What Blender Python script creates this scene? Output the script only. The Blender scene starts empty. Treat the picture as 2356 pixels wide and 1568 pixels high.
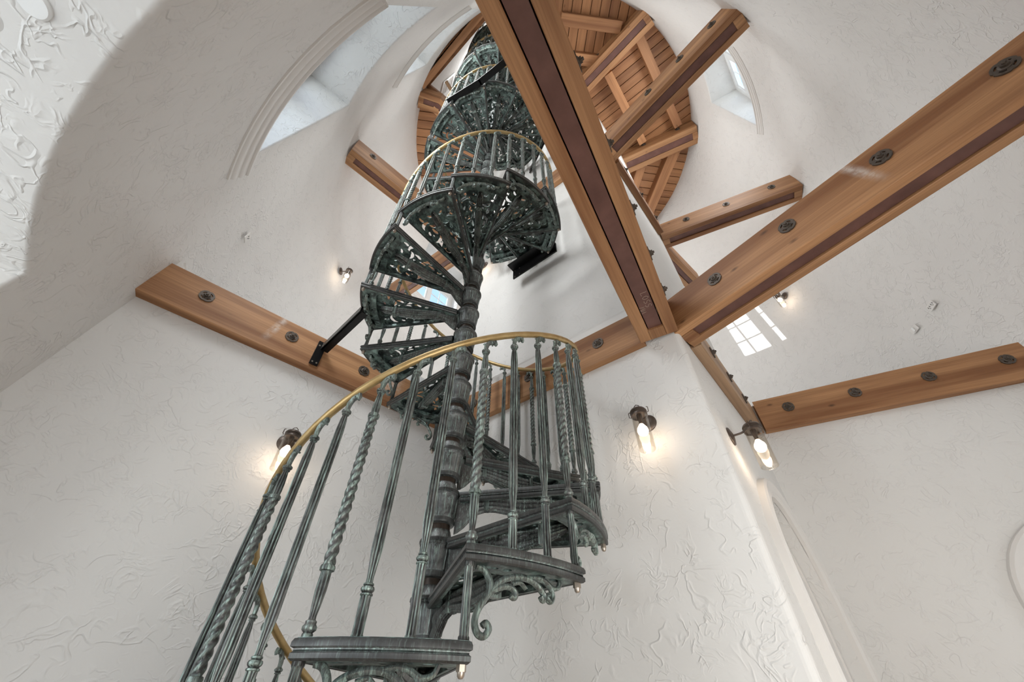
import bpy, math, random
from math import sin, cos, pi, radians as R, sqrt, atan2, hypot
from mathutils import Vector, Matrix
from mathutils.geometry import delaunay_2d_cdt

# ------------------------------------------------------------------ scene, camera, world, light
S = 0.2                      # one stair riser (all plan numbers below are in risers) in metres
scene = bpy.context.scene
col = scene.collection
scene.view_settings.view_transform = 'Standard'
scene.view_settings.look = 'None'
scene.view_settings.gamma = 1.0
scene.view_settings.use_curve_mapping = False
scene.view_settings.exposure = 0.30
scene.cycles.use_denoising = True
scene.cycles.max_bounces = 7
scene.cycles.diffuse_bounces = 4
scene.cycles.glossy_bounces = 2
scene.cycles.use_adaptive_sampling = True
scene.cycles.adaptive_threshold = 0.05
scene.cycles.adaptive_min_samples = 12
scene.cycles.caustics_reflective = False
scene.cycles.caustics_refractive = False
scene.cycles.sample_clamp_indirect = 6.0

PITCH, ROLL, FPX = R(44.599), R(0.8995), 907.7
cam_d = bpy.data.cameras.new('camera')
cam = bpy.data.objects.new('camera', cam_d); col.objects.link(cam)
cam_d.sensor_width = 36.0
cam_d.lens = FPX / 2356 * 36.0
cam_d.clip_start = 0.02
cam_d.clip_end = 200
F_ = Vector((0, cos(PITCH), sin(PITCH))); X_ = Vector((1, 0, 0)); U_ = X_.cross(F_)
X2 = cos(ROLL) * X_ + sin(ROLL) * U_; U2 = -sin(ROLL) * X_ + cos(ROLL) * U_
cam.matrix_world = Matrix(((X2.x, U2.x, -F_.x, 0), (X2.y, U2.y, -F_.y, 0), (X2.z, U2.z, -F_.z, 0), (0, 0, 0, 1)))
scene.camera = cam

world = bpy.data.worlds.new('world'); scene.world = world
world.use_nodes = True
wn = world.node_tree.nodes; wl = world.node_tree.links
bg = wn['Background']
tc = wn.new('ShaderNodeTexCoord'); sep = wn.new('ShaderNodeSeparateXYZ'); ramp = wn.new('ShaderNodeValToRGB')
wl.new(tc.outputs['Generated'], sep.inputs[0]); wl.new(sep.outputs['Z'], ramp.inputs[0]); wl.new(ramp.outputs[0], bg.inputs['Color'])
ramp.color_ramp.elements[0].position = 0.0; ramp.color_ramp.elements[0].color = (0.62, 0.66, 0.66, 1)
ramp.color_ramp.elements[1].position = 0.6; ramp.color_ramp.elements[1].color = (0.42, 0.62, 1.0, 1)
e = ramp.color_ramp.elements.new(0.12); e.color = (0.80, 0.88, 1.0, 1)
bg.inputs['Strength'].default_value = 1.35

def area(name, loc, target, sx, sy, power, color):
    d = bpy.data.lights.new(name, 'AREA'); d.shape = 'RECTANGLE'; d.size = sx; d.size_y = sy
    d.energy = power; d.color = color
    o = bpy.data.objects.new(name, d); col.objects.link(o)
    o.location = Vector(loc) * S
    v = (Vector(target) - Vector(loc)).normalized()
    o.rotation_euler = v.to_track_quat('-Z', 'Y').to_euler()
    return o

# tower shell: a truncated cone; centre and radius in risers
CX, CY = 3.502, 15.19
def RAD(z): return 17.13 - 0.1095 * z
def cone(a, z, d=0.0):
    r = RAD(z) + d
    return Vector((CX + r * cos(R(a)), CY + r * sin(R(a)), z))

WARM = (1.0, 0.965, 0.915); COOL = (0.985, 0.985, 0.97)
# fill lamp at an opening invented behind the camera; area lamps for window daylight
L = []
L.append(area('rear_fill', cone(-84, -1.6, 1.0), (CX, CY, 8), 1.7, 1.3, 34, WARM))
for nm, a, z0_, z1_, pw in (('daylight_window_a', -128.0, 12.6, 20.6, 30),
                            ('daylight_window_c', -128.4, 27.9, 34.6, 32), ('daylight_window_d', -39.8, 27.9, 34.6, 29),
                            ('daylight_window_e', 142.0, 27.9, 34.6, 27), ('daylight_window_f', 142.0, 12.6, 20.6, 24),
                            ('daylight_window_g', 52.0, 12.6, 20.6, 24), ('daylight_window_h', 52.0, 27.9, 34.6, 26),
                            ('daylight_window_i', -128.0, -2.6, 5.9, 22), ('daylight_window_j', -39.8, -2.6, 5.9, 7)):
    zm = (z0_ + z1_) / 2
    L.append(area(nm, cone(a, zm, -.3 if z0_ > 0 else 6.0), cone(a, zm, -6) - Vector((0, 0, .69)), .9, 1.25, pw, COOL if z0_ > 0 else WARM))
for nm, a, zm in (('reveal_fill_a', -128.0, 16.6), ('reveal_fill_b', -128.0, 31.3), ('reveal_fill_c', -40.0, 31.3)):  # lamps added outside the glass to brighten the window reveals
    area(nm, cone(a, zm, 2.9), cone(a, zm, -6), 1.1, 1.3, 7, (.95, 1.0, 1.0))
area('upper_room_fill', (CX - 5, CY - 4, 59), (CX, CY, 39), 1.6, 1.6, 90, COOL)  # lamp added under the lid to brighten the closed upper room
# low sun reaching the wall only through one far upper window
sd = bpy.data.lights.new('sun_beam', 'SPOT'); sd.energy = 330000; sd.color = (1, .97, .92); sd.spot_size = R(1.9); sd.spot_blend = 0.05; sd.shadow_soft_size = .08
so = bpy.data.objects.new('sun_beam', sd); col.objects.link(so)
sv = Vector((23.65, -4.9, -8.35)).normalized(); sw = Vector((-6.6, 23.8, 30.5)); so.location = (sw - sv * 400) * S
so.rotation_euler = sv.to_track_quat('-Z', 'Y').to_euler()

# ------------------------------------------------------------------ materials
def mat(name):
    m = bpy.data.materials.new(name); m.use_nodes = True
    n = m.node_tree.nodes; l = m.node_tree.links
    return m, n, l, n['Principled BSDF']
def setc(sock, c): sock.default_value = (c[0], c[1], c[2], 1)
def noise(n, l, vec, scale, detail=4, rough=0.55, dist=0.0):
    t = n.new('ShaderNodeTexNoise'); t.inputs['Scale'].default_value = scale
    t.inputs['Detail'].default_value = detail; t.inputs['Roughness'].default_value = rough
    t.inputs['Distortion'].default_value = dist
    if vec is not None: l.new(vec, t.inputs['Vector'])
    return t
def cramp(n, l, fac, stops):
    r = n.new('ShaderNodeValToRGB'); l.new(fac, r.inputs[0])
    els = r.color_ramp.elements
    els[0].position = stops[0][0]; els[0].color = (*stops[0][1], 1)
    els[1].position = stops[-1][0]; els[1].color = (*stops[-1][1], 1)
    for p, c in stops[1:-1]:
        x = els.new(p); x.color = (*c, 1)
    return r
def mathn(n, l, op, a, b=None, c=None):
    m = n.new('ShaderNodeMath'); m.operation = op
    for i, v in enumerate((a, b, c)):
        if v is None: continue
        if isinstance(v, (int, float)): m.inputs[i].default_value = v
        else: l.new(v, m.inputs[i])
    return m.outputs[0]
def mixc(n, l, fac, a, b, mode='MIX'):
    m = n.new('ShaderNodeMix'); m.data_type = 'RGBA'; m.blend_type = mode
    for s, v in ((m.inputs[0], fac), (m.inputs[6], a), (m.inputs[7], b)):
        if isinstance(v, (int, float)): s.default_value = v
        elif isinstance(v, tuple): s.default_value = (*v, 1)
        else: l.new(v, s)
    return m.outputs[2]

def make_plaster(name, base, rough=0.85, bump=1.0):
    m, n, l, b = mat(name)
    t = n.new('ShaderNodeTexCoord'); v = t.outputs['Object']
    big = noise(n, l, v, 1.3, 3)
    c = cramp(n, l, big.outputs['Fac'], [(0.3, tuple(x * 0.965 for x in base)), (0.7, base)])
    l.new(c.outputs[0], b.inputs['Base Color'])
    b.inputs['Roughness'].default_value = rough
    # trowel ridges: thin iso-lines of distorted noises, broken up by masks
    def ridges(scale, dist, thin, mscale, m0, m1, off=0.5):
        a = noise(n, l, v, scale, 2, 0.62, dist)
        d = mathn(n, l, 'ABSOLUTE', mathn(n, l, 'SUBTRACT', a.outputs['Fac'], off))
        r = mathn(n, l, 'MAXIMUM', mathn(n, l, 'SUBTRACT', 1.0, mathn(n, l, 'MULTIPLY', d, thin)), 0.0)
        k = noise(n, l, v, mscale, 1, 0.55, 0.0)
        mk = cramp(n, l, k.outputs['Fac'], [(m0, (0, 0, 0)), (m1, (1, 1, 1))])
        return mathn(n, l, 'MULTIPLY', r, mk.outputs[0])
    h = mathn(n, l, 'MULTIPLY', ridges(8.0, 0.7, 26.0, 9.0, 0.46, 0.60), 0.9)
    h = mathn(n, l, 'ADD', h, mathn(n, l, 'MULTIPLY', ridges(14.0, 0.9, 18.0, 7.0, 0.48, 0.62, 0.54), 0.6))
    h = mathn(n, l, 'ADD', h, mathn(n, l, 'MULTIPLY', ridges(5.0, 1.0, 40.0, 12.0, 0.50, 0.60, 0.47), 0.8))
    n3 = noise(n, l, v, 22, 2, 0.6, 0.0)
    h = mathn(n, l, 'ADD', h, mathn(n, l, 'MULTIPLY', n3.outputs['Fac'], 0.45))
    n6 = noise(n, l, v, 3.5, 0, 0.5, 0.0)
    h = mathn(n, l, 'ADD', h, mathn(n, l, 'MULTIPLY', n6.outputs['Fac'], 1.2))
    bp = n.new('ShaderNodeBump'); bp.inputs['Strength'].default_value = 0.55 * bump; bp.inputs['Distance'].default_value = 0.005
    l.new(h, bp.inputs['Height']); l.new(bp.outputs[0], b.inputs['Normal'])
    return m
PLASTER = make_plaster('plaster_white', (0.79, 0.785, 0.77))
PLASTER_R = make_plaster('plaster_round_wall', (0.77, 0.76, 0.745), bump=1.25)
TRIM, n, l, b = mat('painted_trim'); setc(b.inputs['Base Color'], (0.78, 0.765, 0.745)); b.inputs['Roughness'].default_value = 0.45
WHITE, n, l, b = mat('white_enamel'); setc(b.inputs['Base Color'], (0.86, 0.87, 0.87)); b.inputs['Roughness'].default_value = 0.35

def make_wood(name, light, dark, rough=0.55, knots=True, smear=()):
    m, n, l, b = mat(name)
    t = n.new('ShaderNodeTexCoord'); oi = n.new('ShaderNodeObjectInfo')
    add = n.new('ShaderNodeVectorMath'); add.operation = 'ADD'
    comb = n.new('ShaderNodeCombineXYZ')
    for i, k in enumerate((37.0, 11.0, 5.0)): l.new(mathn(n, l, 'MULTIPLY', oi.outputs['Random'], k), comb.inputs[i])
    l.new(t.outputs['Object'], add.inputs[0]); l.new(comb.outputs[0], add.inputs[1])
    def layer(sx, syz, sc, det, ro, di):
        mp = n.new('ShaderNodeMapping'); l.new(add.outputs[0], mp.inputs['Vector']); mp.inputs['Scale'].default_value = (sx, syz, syz)
        return noise(n, l, mp.outputs[0], sc, det, ro, di)
    g = layer(0.35, 7.0, 1.5, 4, 0.55, 0.25)
    broad = layer(0.25, 2.6, 1.6, 2, 0.5, 0.1)
    fine = layer(1.2, 60.0, 1.8, 3, 0.6, 0.2)
    mixf = mathn(n, l, 'ADD', mathn(n, l, 'MULTIPLY', g.outputs['Fac'], 0.62), mathn(n, l, 'MULTIPLY', broad.outputs['Fac'], 0.38))
    c1 = cramp(n, l, mixf, [(0.38, dark), (0.49, tuple((x + y) / 2 for x, y in zip(light, dark))), (0.60, light)])
    fm = cramp(n, l, fine.outputs['Fac'], [(0.42, (0, 0, 0)), (0.68, (1, 1, 1))])
    c2 = mixc(n, l, mathn(n, l, 'MULTIPLY', fm.outputs[0], 0.38), c1.outputs[0], tuple(x * 0.7 for x in dark))
    if knots:
        mp3 = n.new('ShaderNodeMapping'); l.new(add.outputs[0], mp3.inputs['Vector']); mp3.inputs['Scale'].default_value = (2.2, 4.6, 4.6)
        vo = n.new('ShaderNodeTexVoronoi'); vo.inputs['Scale'].default_value = 1.3; l.new(mp3.outputs[0], vo.inputs['Vector'])
        kn = cramp(n, l, vo.outputs['Distance'], [(0.02, (1, 1, 1)), (0.085, (0, 0, 0))])
        c2 = mixc(n, l, mathn(n, l, 'MULTIPLY', kn.outputs[0], 0.75), c2, tuple(x * 0.25 for x in dark))
    hv = n.new('ShaderNodeHueSaturation'); l.new(c2, hv.inputs['Color'])
    l.new(mathn(n, l, 'ADD', 0.88, mathn(n, l, 'MULTIPLY', oi.outputs['Random'], 0.24)), hv.inputs['Value'])
    oc = hv.outputs[0]
    if smear:                                   # dried white plaster wiped across the board
        sx = n.new('ShaderNodeSeparateXYZ'); l.new(t.outputs['Object'], sx.inputs[0])
        sn = noise(n, l, t.outputs['Object'], 30, 4, 0.6, 0.3); sm = cramp(n, l, sn.outputs['Fac'], [(0.35, (0.1, 0.1, 0.1)), (0.62, (1, 1, 1))])
        for x0, w_, st_, sl in smear:
            xx = mathn(n, l, 'SUBTRACT', sx.outputs[0], mathn(n, l, 'ADD', x0 * S, mathn(n, l, 'MULTIPLY', sx.outputs[2], sl)))
            q = mathn(n, l, 'SUBTRACT', 1.0, mathn(n, l, 'DIVIDE', mathn(n, l, 'ABSOLUTE', xx), w_ * S)); q = mathn(n, l, 'MAXIMUM', q, 0.0)
            zf = mathn(n, l, 'MINIMUM', mathn(n, l, 'MAXIMUM', mathn(n, l, 'MULTIPLY', mathn(n, l, 'SUBTRACT', sx.outputs[2], .15 * S), 8.0), 0.0), 1.0)
            q = mathn(n, l, 'MULTIPLY', mathn(n, l, 'MULTIPLY', q, sm.outputs[0]), mathn(n, l, 'MULTIPLY', zf, st_))
            oc = mixc(n, l, q, oc, (0.78, 0.74, 0.70))
    l.new(oc, b.inputs['Base Color'])
    b.inputs['Roughness'].default_value = rough
    bp = n.new('ShaderNodeBump'); bp.inputs['Strength'].default_value = 0.25; bp.inputs['Distance'].default_value = 0.002
    l.new(fine.outputs['Fac'], bp.inputs['Height']); l.new(bp.outputs[0], b.inputs['Normal'])
    return m
WOOD = make_wood('fir_beam', (0.52, 0.28, 0.132), (0.225, 0.094, 0.035))
WOOD_SMEAR_L = make_wood('fir_beam_smeared', (0.52, 0.28, 0.132), (0.225, 0.094, 0.035), smear=[(3.6, .16, .55, .25), (8.1, .55, .75, 0)])
WOOD_SMEAR_C = make_wood('fir_beam_streaked', (0.52, 0.28, 0.132), (0.225, 0.094, 0.035), smear=[(5.75, .16, .6, -.25)])
PLANK = make_wood('fir_plank', (0.48, 0.235, 0.105), (0.26, 0.11, 0.045))
WOOD_OLD = make_wood('weathered_fir', (0.50, 0.33, 0.20), (0.27, 0.16, 0.09))

STEEL, n, l, b = mat('red_brown_primer')
t = n.new('ShaderNodeTexCoord'); nz = noise(n, l, t.outputs['Object'], 9, 5)
c = cramp(n, l, nz.outputs['Fac'], [(0.3, (0.105, 0.044, 0.034)), (0.7, (0.165, 0.075, 0.058))]); l.new(c.outputs[0], b.inputs['Base Color'])
b.inputs['Roughness'].default_value = 0.5
CHALK, n, l, b = mat('chalk'); setc(b.inputs['Base Color'], (0.36, 0.26, 0.21)); b.inputs['Roughness'].default_value = 0.95

def make_patina(name, dark, mid, green, gfac=0.5, sc1=(110, 110, 12), sc2=(190, 190, 16)):
    m, n, l, b = mat(name)
    t = n.new('ShaderNodeTexCoord'); oi = n.new('ShaderNodeObjectInfo')
    add = n.new('ShaderNodeVectorMath'); add.operation = 'ADD'; comb = n.new('ShaderNodeCombineXYZ')
    l.new(mathn(n, l, 'MULTIPLY', oi.outputs['Random'], 9.0), comb.inputs[0]); l.new(t.outputs['Object'], add.inputs[0]); l.new(comb.outputs[0], add.inputs[1])
    a = noise(n, l, add.outputs[0], 14, 6, 0.65, 0.6)
    mp = n.new('ShaderNodeMapping'); l.new(add.outputs[0], mp.inputs['Vector']); mp.inputs['Scale'].default_value = sc1
    st = noise(n, l, mp.outputs[0], 1.0, 4, 0.7, 0.8)
    base = cramp(n, l, a.outputs['Fac'], [(0.36, dark), (0.64, mid)])
    mpf = n.new('ShaderNodeMapping'); l.new(add.outputs[0], mpf.inputs['Vector']); mpf.inputs['Scale'].default_value = sc2
    sf = noise(n, l, mpf.outputs[0], 1.0, 3, 0.6, 0.5)
    gm = cramp(n, l, sf.outputs['Fac'], [(0.50, (0, 0, 0)), (0.64, (1, 1, 1))])
    g2 = cramp(n, l, st.outputs['Fac'], [(0.42, (0.12, 0.12, 0.12)), (0.62, (1, 1, 1))])
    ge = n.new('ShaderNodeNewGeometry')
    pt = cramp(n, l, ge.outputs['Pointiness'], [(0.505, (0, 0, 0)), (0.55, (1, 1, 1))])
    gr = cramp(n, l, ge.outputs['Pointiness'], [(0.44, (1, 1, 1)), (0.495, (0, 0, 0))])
    gf = mathn(n, l, 'MULTIPLY', mathn(n, l, 'ADD', mathn(n, l, 'MULTIPLY', gm.outputs[0], gfac), mathn(n, l, 'MULTIPLY', pt.outputs[0], 0.55)), g2.outputs[0])
    gf = mathn(n, l, 'MINIMUM', gf, 0.9)
    c = mixc(n, l, gf, base.outputs[0], green)
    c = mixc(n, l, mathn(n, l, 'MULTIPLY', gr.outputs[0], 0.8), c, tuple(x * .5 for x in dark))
    l.new(c, b.inputs['Base Color'])
    b.inputs['Metallic'].default_value = 0.35
    b.inputs['Roughness'].default_value = 0.42
    bp = n.new('ShaderNodeBump'); bp.inputs['Strength'].default_value = 0.4; bp.inputs['Distance'].default_value = 0.0012
    l.new(st.outputs['Fac'], bp.inputs['Height']); l.new(bp.outputs[0], b.inputs['Normal'])
    return m
PATINA = make_patina('verdigris_bronze', (0.028, 0.027, 0.027), (0.135, 0.132, 0.130), (0.38, 0.50, 0.45), 0.72)
PATINA_L = make_patina('rubbed_bronze', (0.075, 0.075, 0.075), (0.21, 0.215, 0.212), (0.36, 0.47, 0.43), 0.9)
PATINA_M = make_patina('column_bronze', (0.045, 0.046, 0.046), (0.20, 0.205, 0.205), (0.36, 0.47, 0.43), 0.85)
PATINA_D = make_patina('dark_bronze', (0.006, 0.008, 0.010), (0.048, 0.050, 0.051), (0.28, 0.40, 0.365), 0.55, (16, 16, 16), (34, 34, 34))
POLE, n, l, b = mat('brown_pole'); setc(b.inputs['Base Color'], (0.05, 0.036, 0.028)); b.inputs['Metallic'].default_value = 0.5; b.inputs['Roughness'].default_value = 0.35
BRASS, n, l, b = mat('aged_brass')
t = n.new('ShaderNodeTexCoord'); nz = noise(n, l, t.outputs['Object'], 20, 4)
c = cramp(n, l, nz.outputs['Fac'], [(0.3, (0.40, 0.27, 0.11)), (0.7, (0.56, 0.41, 0.20))]); l.new(c.outputs[0], b.inputs['Base Color'])
b.inputs['Metallic'].default_value = 0.55; b.inputs['Roughness'].default_value = 0.4
NICKEL, n, l, b = mat('nickel'); setc(b.inputs['Base Color'], (0.42, 0.36, 0.30)); b.inputs['Metallic'].default_value = 0.7; b.inputs['Roughness'].default_value = 0.3
IRON, n, l, b = mat('dark_iron'); setc(b.inputs['Base Color'], (0.105, 0.085, 0.07)); b.inputs['Metallic'].default_value = 0.4; b.inputs['Roughness'].default_value = 0.5
BLACK, n, l, b = mat('black_steel'); setc(b.inputs['Base Color'], (0.012, 0.012, 0.013)); b.inputs['Metallic'].default_value = 0.5; b.inputs['Roughness'].default_value = 0.28
GUNMETAL, n, l, b = mat('lamp_bronze'); setc(b.inputs['Base Color'], (0.12, 0.095, 0.08)); b.inputs['Metallic'].default_value = 0.6; b.inputs['Roughness'].default_value = 0.4
SLOT, n, l, b = mat('slot_dark'); setc(b.inputs['Base Color'], (0.04, 0.035, 0.03))

def make_glass(name, tint, gl=0.12):
    m = bpy.data.materials.new(name); m.use_nodes = True
    n = m.node_tree.nodes; l = m.node_tree.links
    for x in list(n): n.remove(x)
    o = n.new('ShaderNodeOutputMaterial'); mx = n.new('ShaderNodeMixShader'); tr = n.new('ShaderNodeBsdfTransparent'); g = n.new('ShaderNodeBsdfGlossy')
    tr.inputs[0].default_value = (*tint, 1); g.inputs['Roughness'].default_value = 0.03
    lw = n.new('ShaderNodeLayerWeight'); lw.inputs[0].default_value = gl
    mm = n.new('ShaderNodeMath'); mm.operation = 'MULTIPLY'; mm.inputs[1].default_value = 0.45; l.new(lw.outputs['Facing'], mm.inputs[0])
    l.new(mm.outputs[0], mx.inputs[0]); l.new(tr.outputs[0], mx.inputs[1]); l.new(g.outputs[0], mx.inputs[2]); l.new(mx.outputs[0], o.inputs[0])
    return m
GLASS = make_glass('window_glass', (0.93, 0.96, 0.98), 0.08)
SHADE = make_glass('shade_glass', (0.97, 0.95, 0.92), 0.3)
BULB, n, l, b = mat('lit_bulb'); setc(b.inputs['Base Color'], (1, 0.9, 0.8)); setc(b.inputs['Emission Color'], (1.0, 0.84, 0.66)); b.inputs['Emission Strength'].default_value = 6.0
FLOORM = make_wood('oak_floor', (0.42, 0.30, 0.19), (0.24, 0.16, 0.09))

# ------------------------------------------------------------------ mesh helpers (coordinates in risers, scaled by S when built)
class MB:
    def __init__(s): s.v = []; s.f = []; s.smooth = False
    def add(s, vs, fs):
        o = len(s.v); s.v += [tuple(v) for v in vs]; s.f += [tuple(i + o for i in f) for f in fs]; return s
    def box(s, a, b):
        (x0, y0, z0), (x1, y1, z1) = a, b
        return s.add([(x0, y0, z0), (x1, y0, z0), (x1, y1, z0), (x0, y1, z0), (x0, y0, z1), (x1, y0, z1), (x1, y1, z1), (x0, y1, z1)],
                     [(0, 3, 2, 1), (4, 5, 6, 7), (0, 1, 5, 4), (1, 2, 6, 5), (2, 3, 7, 6), (3, 0, 4, 7)])
    def bevbox(s, a, b, c=0.03):
        """box with chamfered edges along x"""
        (x0, y0, z0), (x1, y1, z1) = a, b
        pr = [(y0 + c, z0), (y1 - c, z0), (y1, z0 + c), (y1, z1 - c), (y1 - c, z1), (y0 + c, z1), (y0, z1 - c), (y0, z0 + c)]
        vs = [(x0, y, z) for y, z in pr] + [(x1, y, z) for y, z in pr]
        fs = [(i, (i + 1) % 8, 8 + (i + 1) % 8, 8 + i) for i in range(8)] + [tuple(range(7, -1, -1)), tuple(range(8, 16))]
        return s.add(vs, fs)
    def prism(s, poly, z0, z1):
        n = len(poly)
        vs = [(x, y, z0) for x, y in poly] + [(x, y, z1) for x, y in poly]
        return s.add(vs, [(i, (i + 1) % n, n + (i + 1) % n, n + i) for i in range(n)] + [tuple(range(n - 1, -1, -1)), tuple(range(n, 2 * n))])
    def obox(s, c, ax, ay, az, hx, hy, hz):
        """oriented box: centre c, unit axes, half sizes"""
        vs = []
        for k in (-1, 1):
            for i, j in ((-1, -1), (1, -1), (1, 1), (-1, 1)):
                vs.append(Vector(c) + ax * hx * i + ay * hy * j + az * hz * k)
        return s.add(vs, [(0, 3, 2, 1), (4, 5, 6, 7), (0, 1, 5, 4), (1, 2, 6, 5), (2, 3, 7, 6), (3, 0, 4, 7)])
    def lathe(s, prof, seg=16, c=(0, 0, 0), flute=0, fd=0.0, twist=0.0, lo=None, hi=None):
        """prof: (r, z) list; flute/fd: number and depth of flutes applied between z lo..hi"""
        vs = []; n = len(prof)
        for r, z in prof:
            for j in range(seg):
                a = 2 * pi * j / seg; rr = r
                if flute and (lo is None or lo <= z <= hi): rr = r * (1 - fd * (0.5 + 0.5 * cos(flute * (a + twist * z))))
                vs.append((c[0] + rr * cos(a), c[1] + rr * sin(a), c[2] + z))
        fs = [(i * seg + j, i * seg + (j + 1) % seg, (i + 1) * seg + (j + 1) % seg, (i + 1) * seg + j) for i in range(n - 1) for j in range(seg)]
        fs += [tuple(range(seg - 1, -1, -1)), tuple((n - 1) * seg + j for j in range(seg))]
        return s.add(vs, fs)
    def tube(s, pts, rad, seg=8, flat=None, closed=False):
        """sweep a circle (or ellipse flat=(rx, ry, normal)) along pts; rad float or list"""
        pts = [Vector(p) for p in pts]; n = len(pts); vs = []
        up = Vector((0, 0, 1)); prev = None
        for i, p in enumerate(pts):
            if closed: t = (pts[(i + 1) % n] - pts[i - 1]).normalized()
            else: t = (pts[min(i + 1, n - 1)] - pts[max(i - 1, 0)]).normalized()
            if flat is not None:
                nn = flat(p) if callable(flat) else Vector(flat)
                a = (nn - t * nn.dot(t)).normalized()
            else:
                if prev is None:
                    a = (up - t * up.dot(t)) if abs(t.dot(up)) < 0.95 else (Vector((1, 0, 0)) - t * t.x)
                    a.normalize()
                else: a = (prev - t * prev.dot(t)).normalized()
            prev = a; b_ = t.cross(a)
            r = rad[i] if isinstance(rad, (list, tuple)) else rad
            ra, rb = (r if not isinstance(r, tuple) else r[0]), (r if not isinstance(r, tuple) else r[1])
            for j in range(seg):
                th = 2 * pi * j / seg
                vs.append(p + a * ra * cos(th) + b_ * rb * sin(th))
        m = n if closed else n - 1
        fs = [(i * seg + j, i * seg + (j + 1) % seg, ((i + 1) % n) * seg + (j + 1) % seg, ((i + 1) % n) * seg + j) for i in range(m) for j in range(seg)]
        if not closed: fs += [tuple(range(seg - 1, -1, -1)), tuple((n - 1) * seg + j for j in range(seg))]
        return s.add(vs, fs)
    def sweep(s, prof, frames, closed=False):
        """prof 2D list (u, w); frames: list of (origin, U, W)"""
        n = len(prof); vs = []
        for o, U, W in frames:
            for u, w in prof: vs.append(Vector(o) + Vector(U) * u + Vector(W) * w)
        m = len(frames)
        fs = [(i * n + j, i * n + (j + 1) % n, ((i + 1) % m) * n + (j + 1) % n, ((i + 1) % m) * n + j) for i in range(m if closed else m - 1) for j in range(n)]
        if not closed: fs += [tuple(range(n - 1, -1, -1)), tuple((m - 1) * n + j for j in range(n))]
        return s.add(vs, fs)
    def build(s, name, material, parent=None, smooth=None, loc=None, rz=None, angle=40):
        me = bpy.data.meshes.new(name)
        me.from_pydata([(x * S, y * S, z * S) for x, y, z in s.v], [], s.f)
        me.materials.append(material); me.validate(); me.update()
        if smooth or (smooth is None and s.smooth):
            me.polygons.foreach_set('use_smooth', [True] * len(me.polygons))
            me.set_sharp_from_angle(angle=R(angle))
        o = bpy.data.objects.new(name, me); col.objects.link(o)
        if parent is not None: o.parent = parent
        if loc is not None: o.location = Vector(loc) * S
        if rz is not None: o.rotation_euler = (0, 0, rz)
        return o

def tag(o, label=None, cat=None, group=None, kind=None):
    if label: o['label'] = label
    if cat: o['category'] = cat
    if group: o['group'] = group
    if kind: o['kind'] = kind
    return o
def empty(name, loc, rz=0.0):
    o = bpy.data.objects.new(name, None); col.objects.link(o); o.empty_display_size = 0.1
    o.location = Vector(loc) * S; o.rotation_euler = (0, 0, rz); return o
def dup(o, parent=None):
    c = o.copy(); col.objects.link(c); c.parent = parent
    for ch in list(o.children): dup(ch, c)
    return c
def inpoly(x, y, poly):
    r = False; n = len(poly); j = n - 1
    for i in range(n):
        xi, yi = poly[i]; xj, yj = poly[j]
        if (yi > y) != (yj > y) and x < (xj - xi) * (y - yi) / (yj - yi) + xi: r = not r
        j = i
    return r
def plate(mb, outer, holes, z0, z1, fz=None):
    """flat plate with holes, extruded from z0 to z1; fz maps (x, y, z) to a point"""
    vs = []; es = []
    for lp in [outer] + holes:
        o = len(vs); vs += [Vector(p) for p in lp]; es += [(o + i, o + (i + 1) % len(lp)) for i in range(len(lp))]
    r = delaunay_2d_cdt(vs, es, [], 0, 1e-6)
    V, Fc = r[0], r[2]
    keep = []
    for f in Fc:
        cx = sum(V[i].x for i in f) / len(f); cy = sum(V[i].y for i in f) / len(f)
        if inpoly(cx, cy, outer) and not any(inpoly(cx, cy, h) for h in holes): keep.append(tuple(f))
    cnt = {}
    for f in keep:
        for i in range(len(f)):
            e_ = (f[i], f[(i + 1) % len(f)]); cnt[e_] = 1
    n = len(V); fs = [tuple(reversed(f)) for f in keep] + [tuple(i + n for i in f) for f in keep]
    for (a, b_) in cnt:
        if (b_, a) not in cnt: fs.append((a, b_, b_ + n, a + n))
    pts = [(v.x, v.y, z0) for v in V] + [(v.x, v.y, z1) for v in V]
    if fz: pts = [fz(*p) for p in pts]
    mb.add(pts, fs); return mb
def clip(poly, p, nrm):
    """keep the side where (q - p).nrm >= 0"""
    out = []; n = len(poly)
    for i in range(n):
        a = poly[i]; b_ = poly[(i + 1) % n]
        da = (a[0] - p[0]) * nrm[0] + (a[1] - p[1]) * nrm[1]; db = (b_[0] - p[0]) * nrm[0] + (b_[1] - p[1]) * nrm[1]
        if da >= 0: out.append(a)
        if (da >= 0) != (db >= 0):
            t_ = da / (da - db); out.append((a[0] + (b_[0] - a[0]) * t_, a[1] + (b_[1] - a[1]) * t_))
    return out

# ------------------------------------------------------------------ plan
Q0 = Vector((-2.46, 14.16, 0)); Q1 = Vector((4.95, 8.13, 0)); Q2 = Vector((9.85, 13.85, 0)); Q3 = Vector((3.3, 21.45, 0))  # last corner is unseen, moved out to trim the sun patch
FLOOR_Z = -5.0
B1, T1 = 8.5, 9.88         # level 1 beams
B2, T2 = 23.1, 24.6        # level 2
B3, T3 = 37.4, 38.95       # level 3, under the planks
ZC = 39.0                  # underside of the ceiling planks
TOP = 60.0

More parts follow.
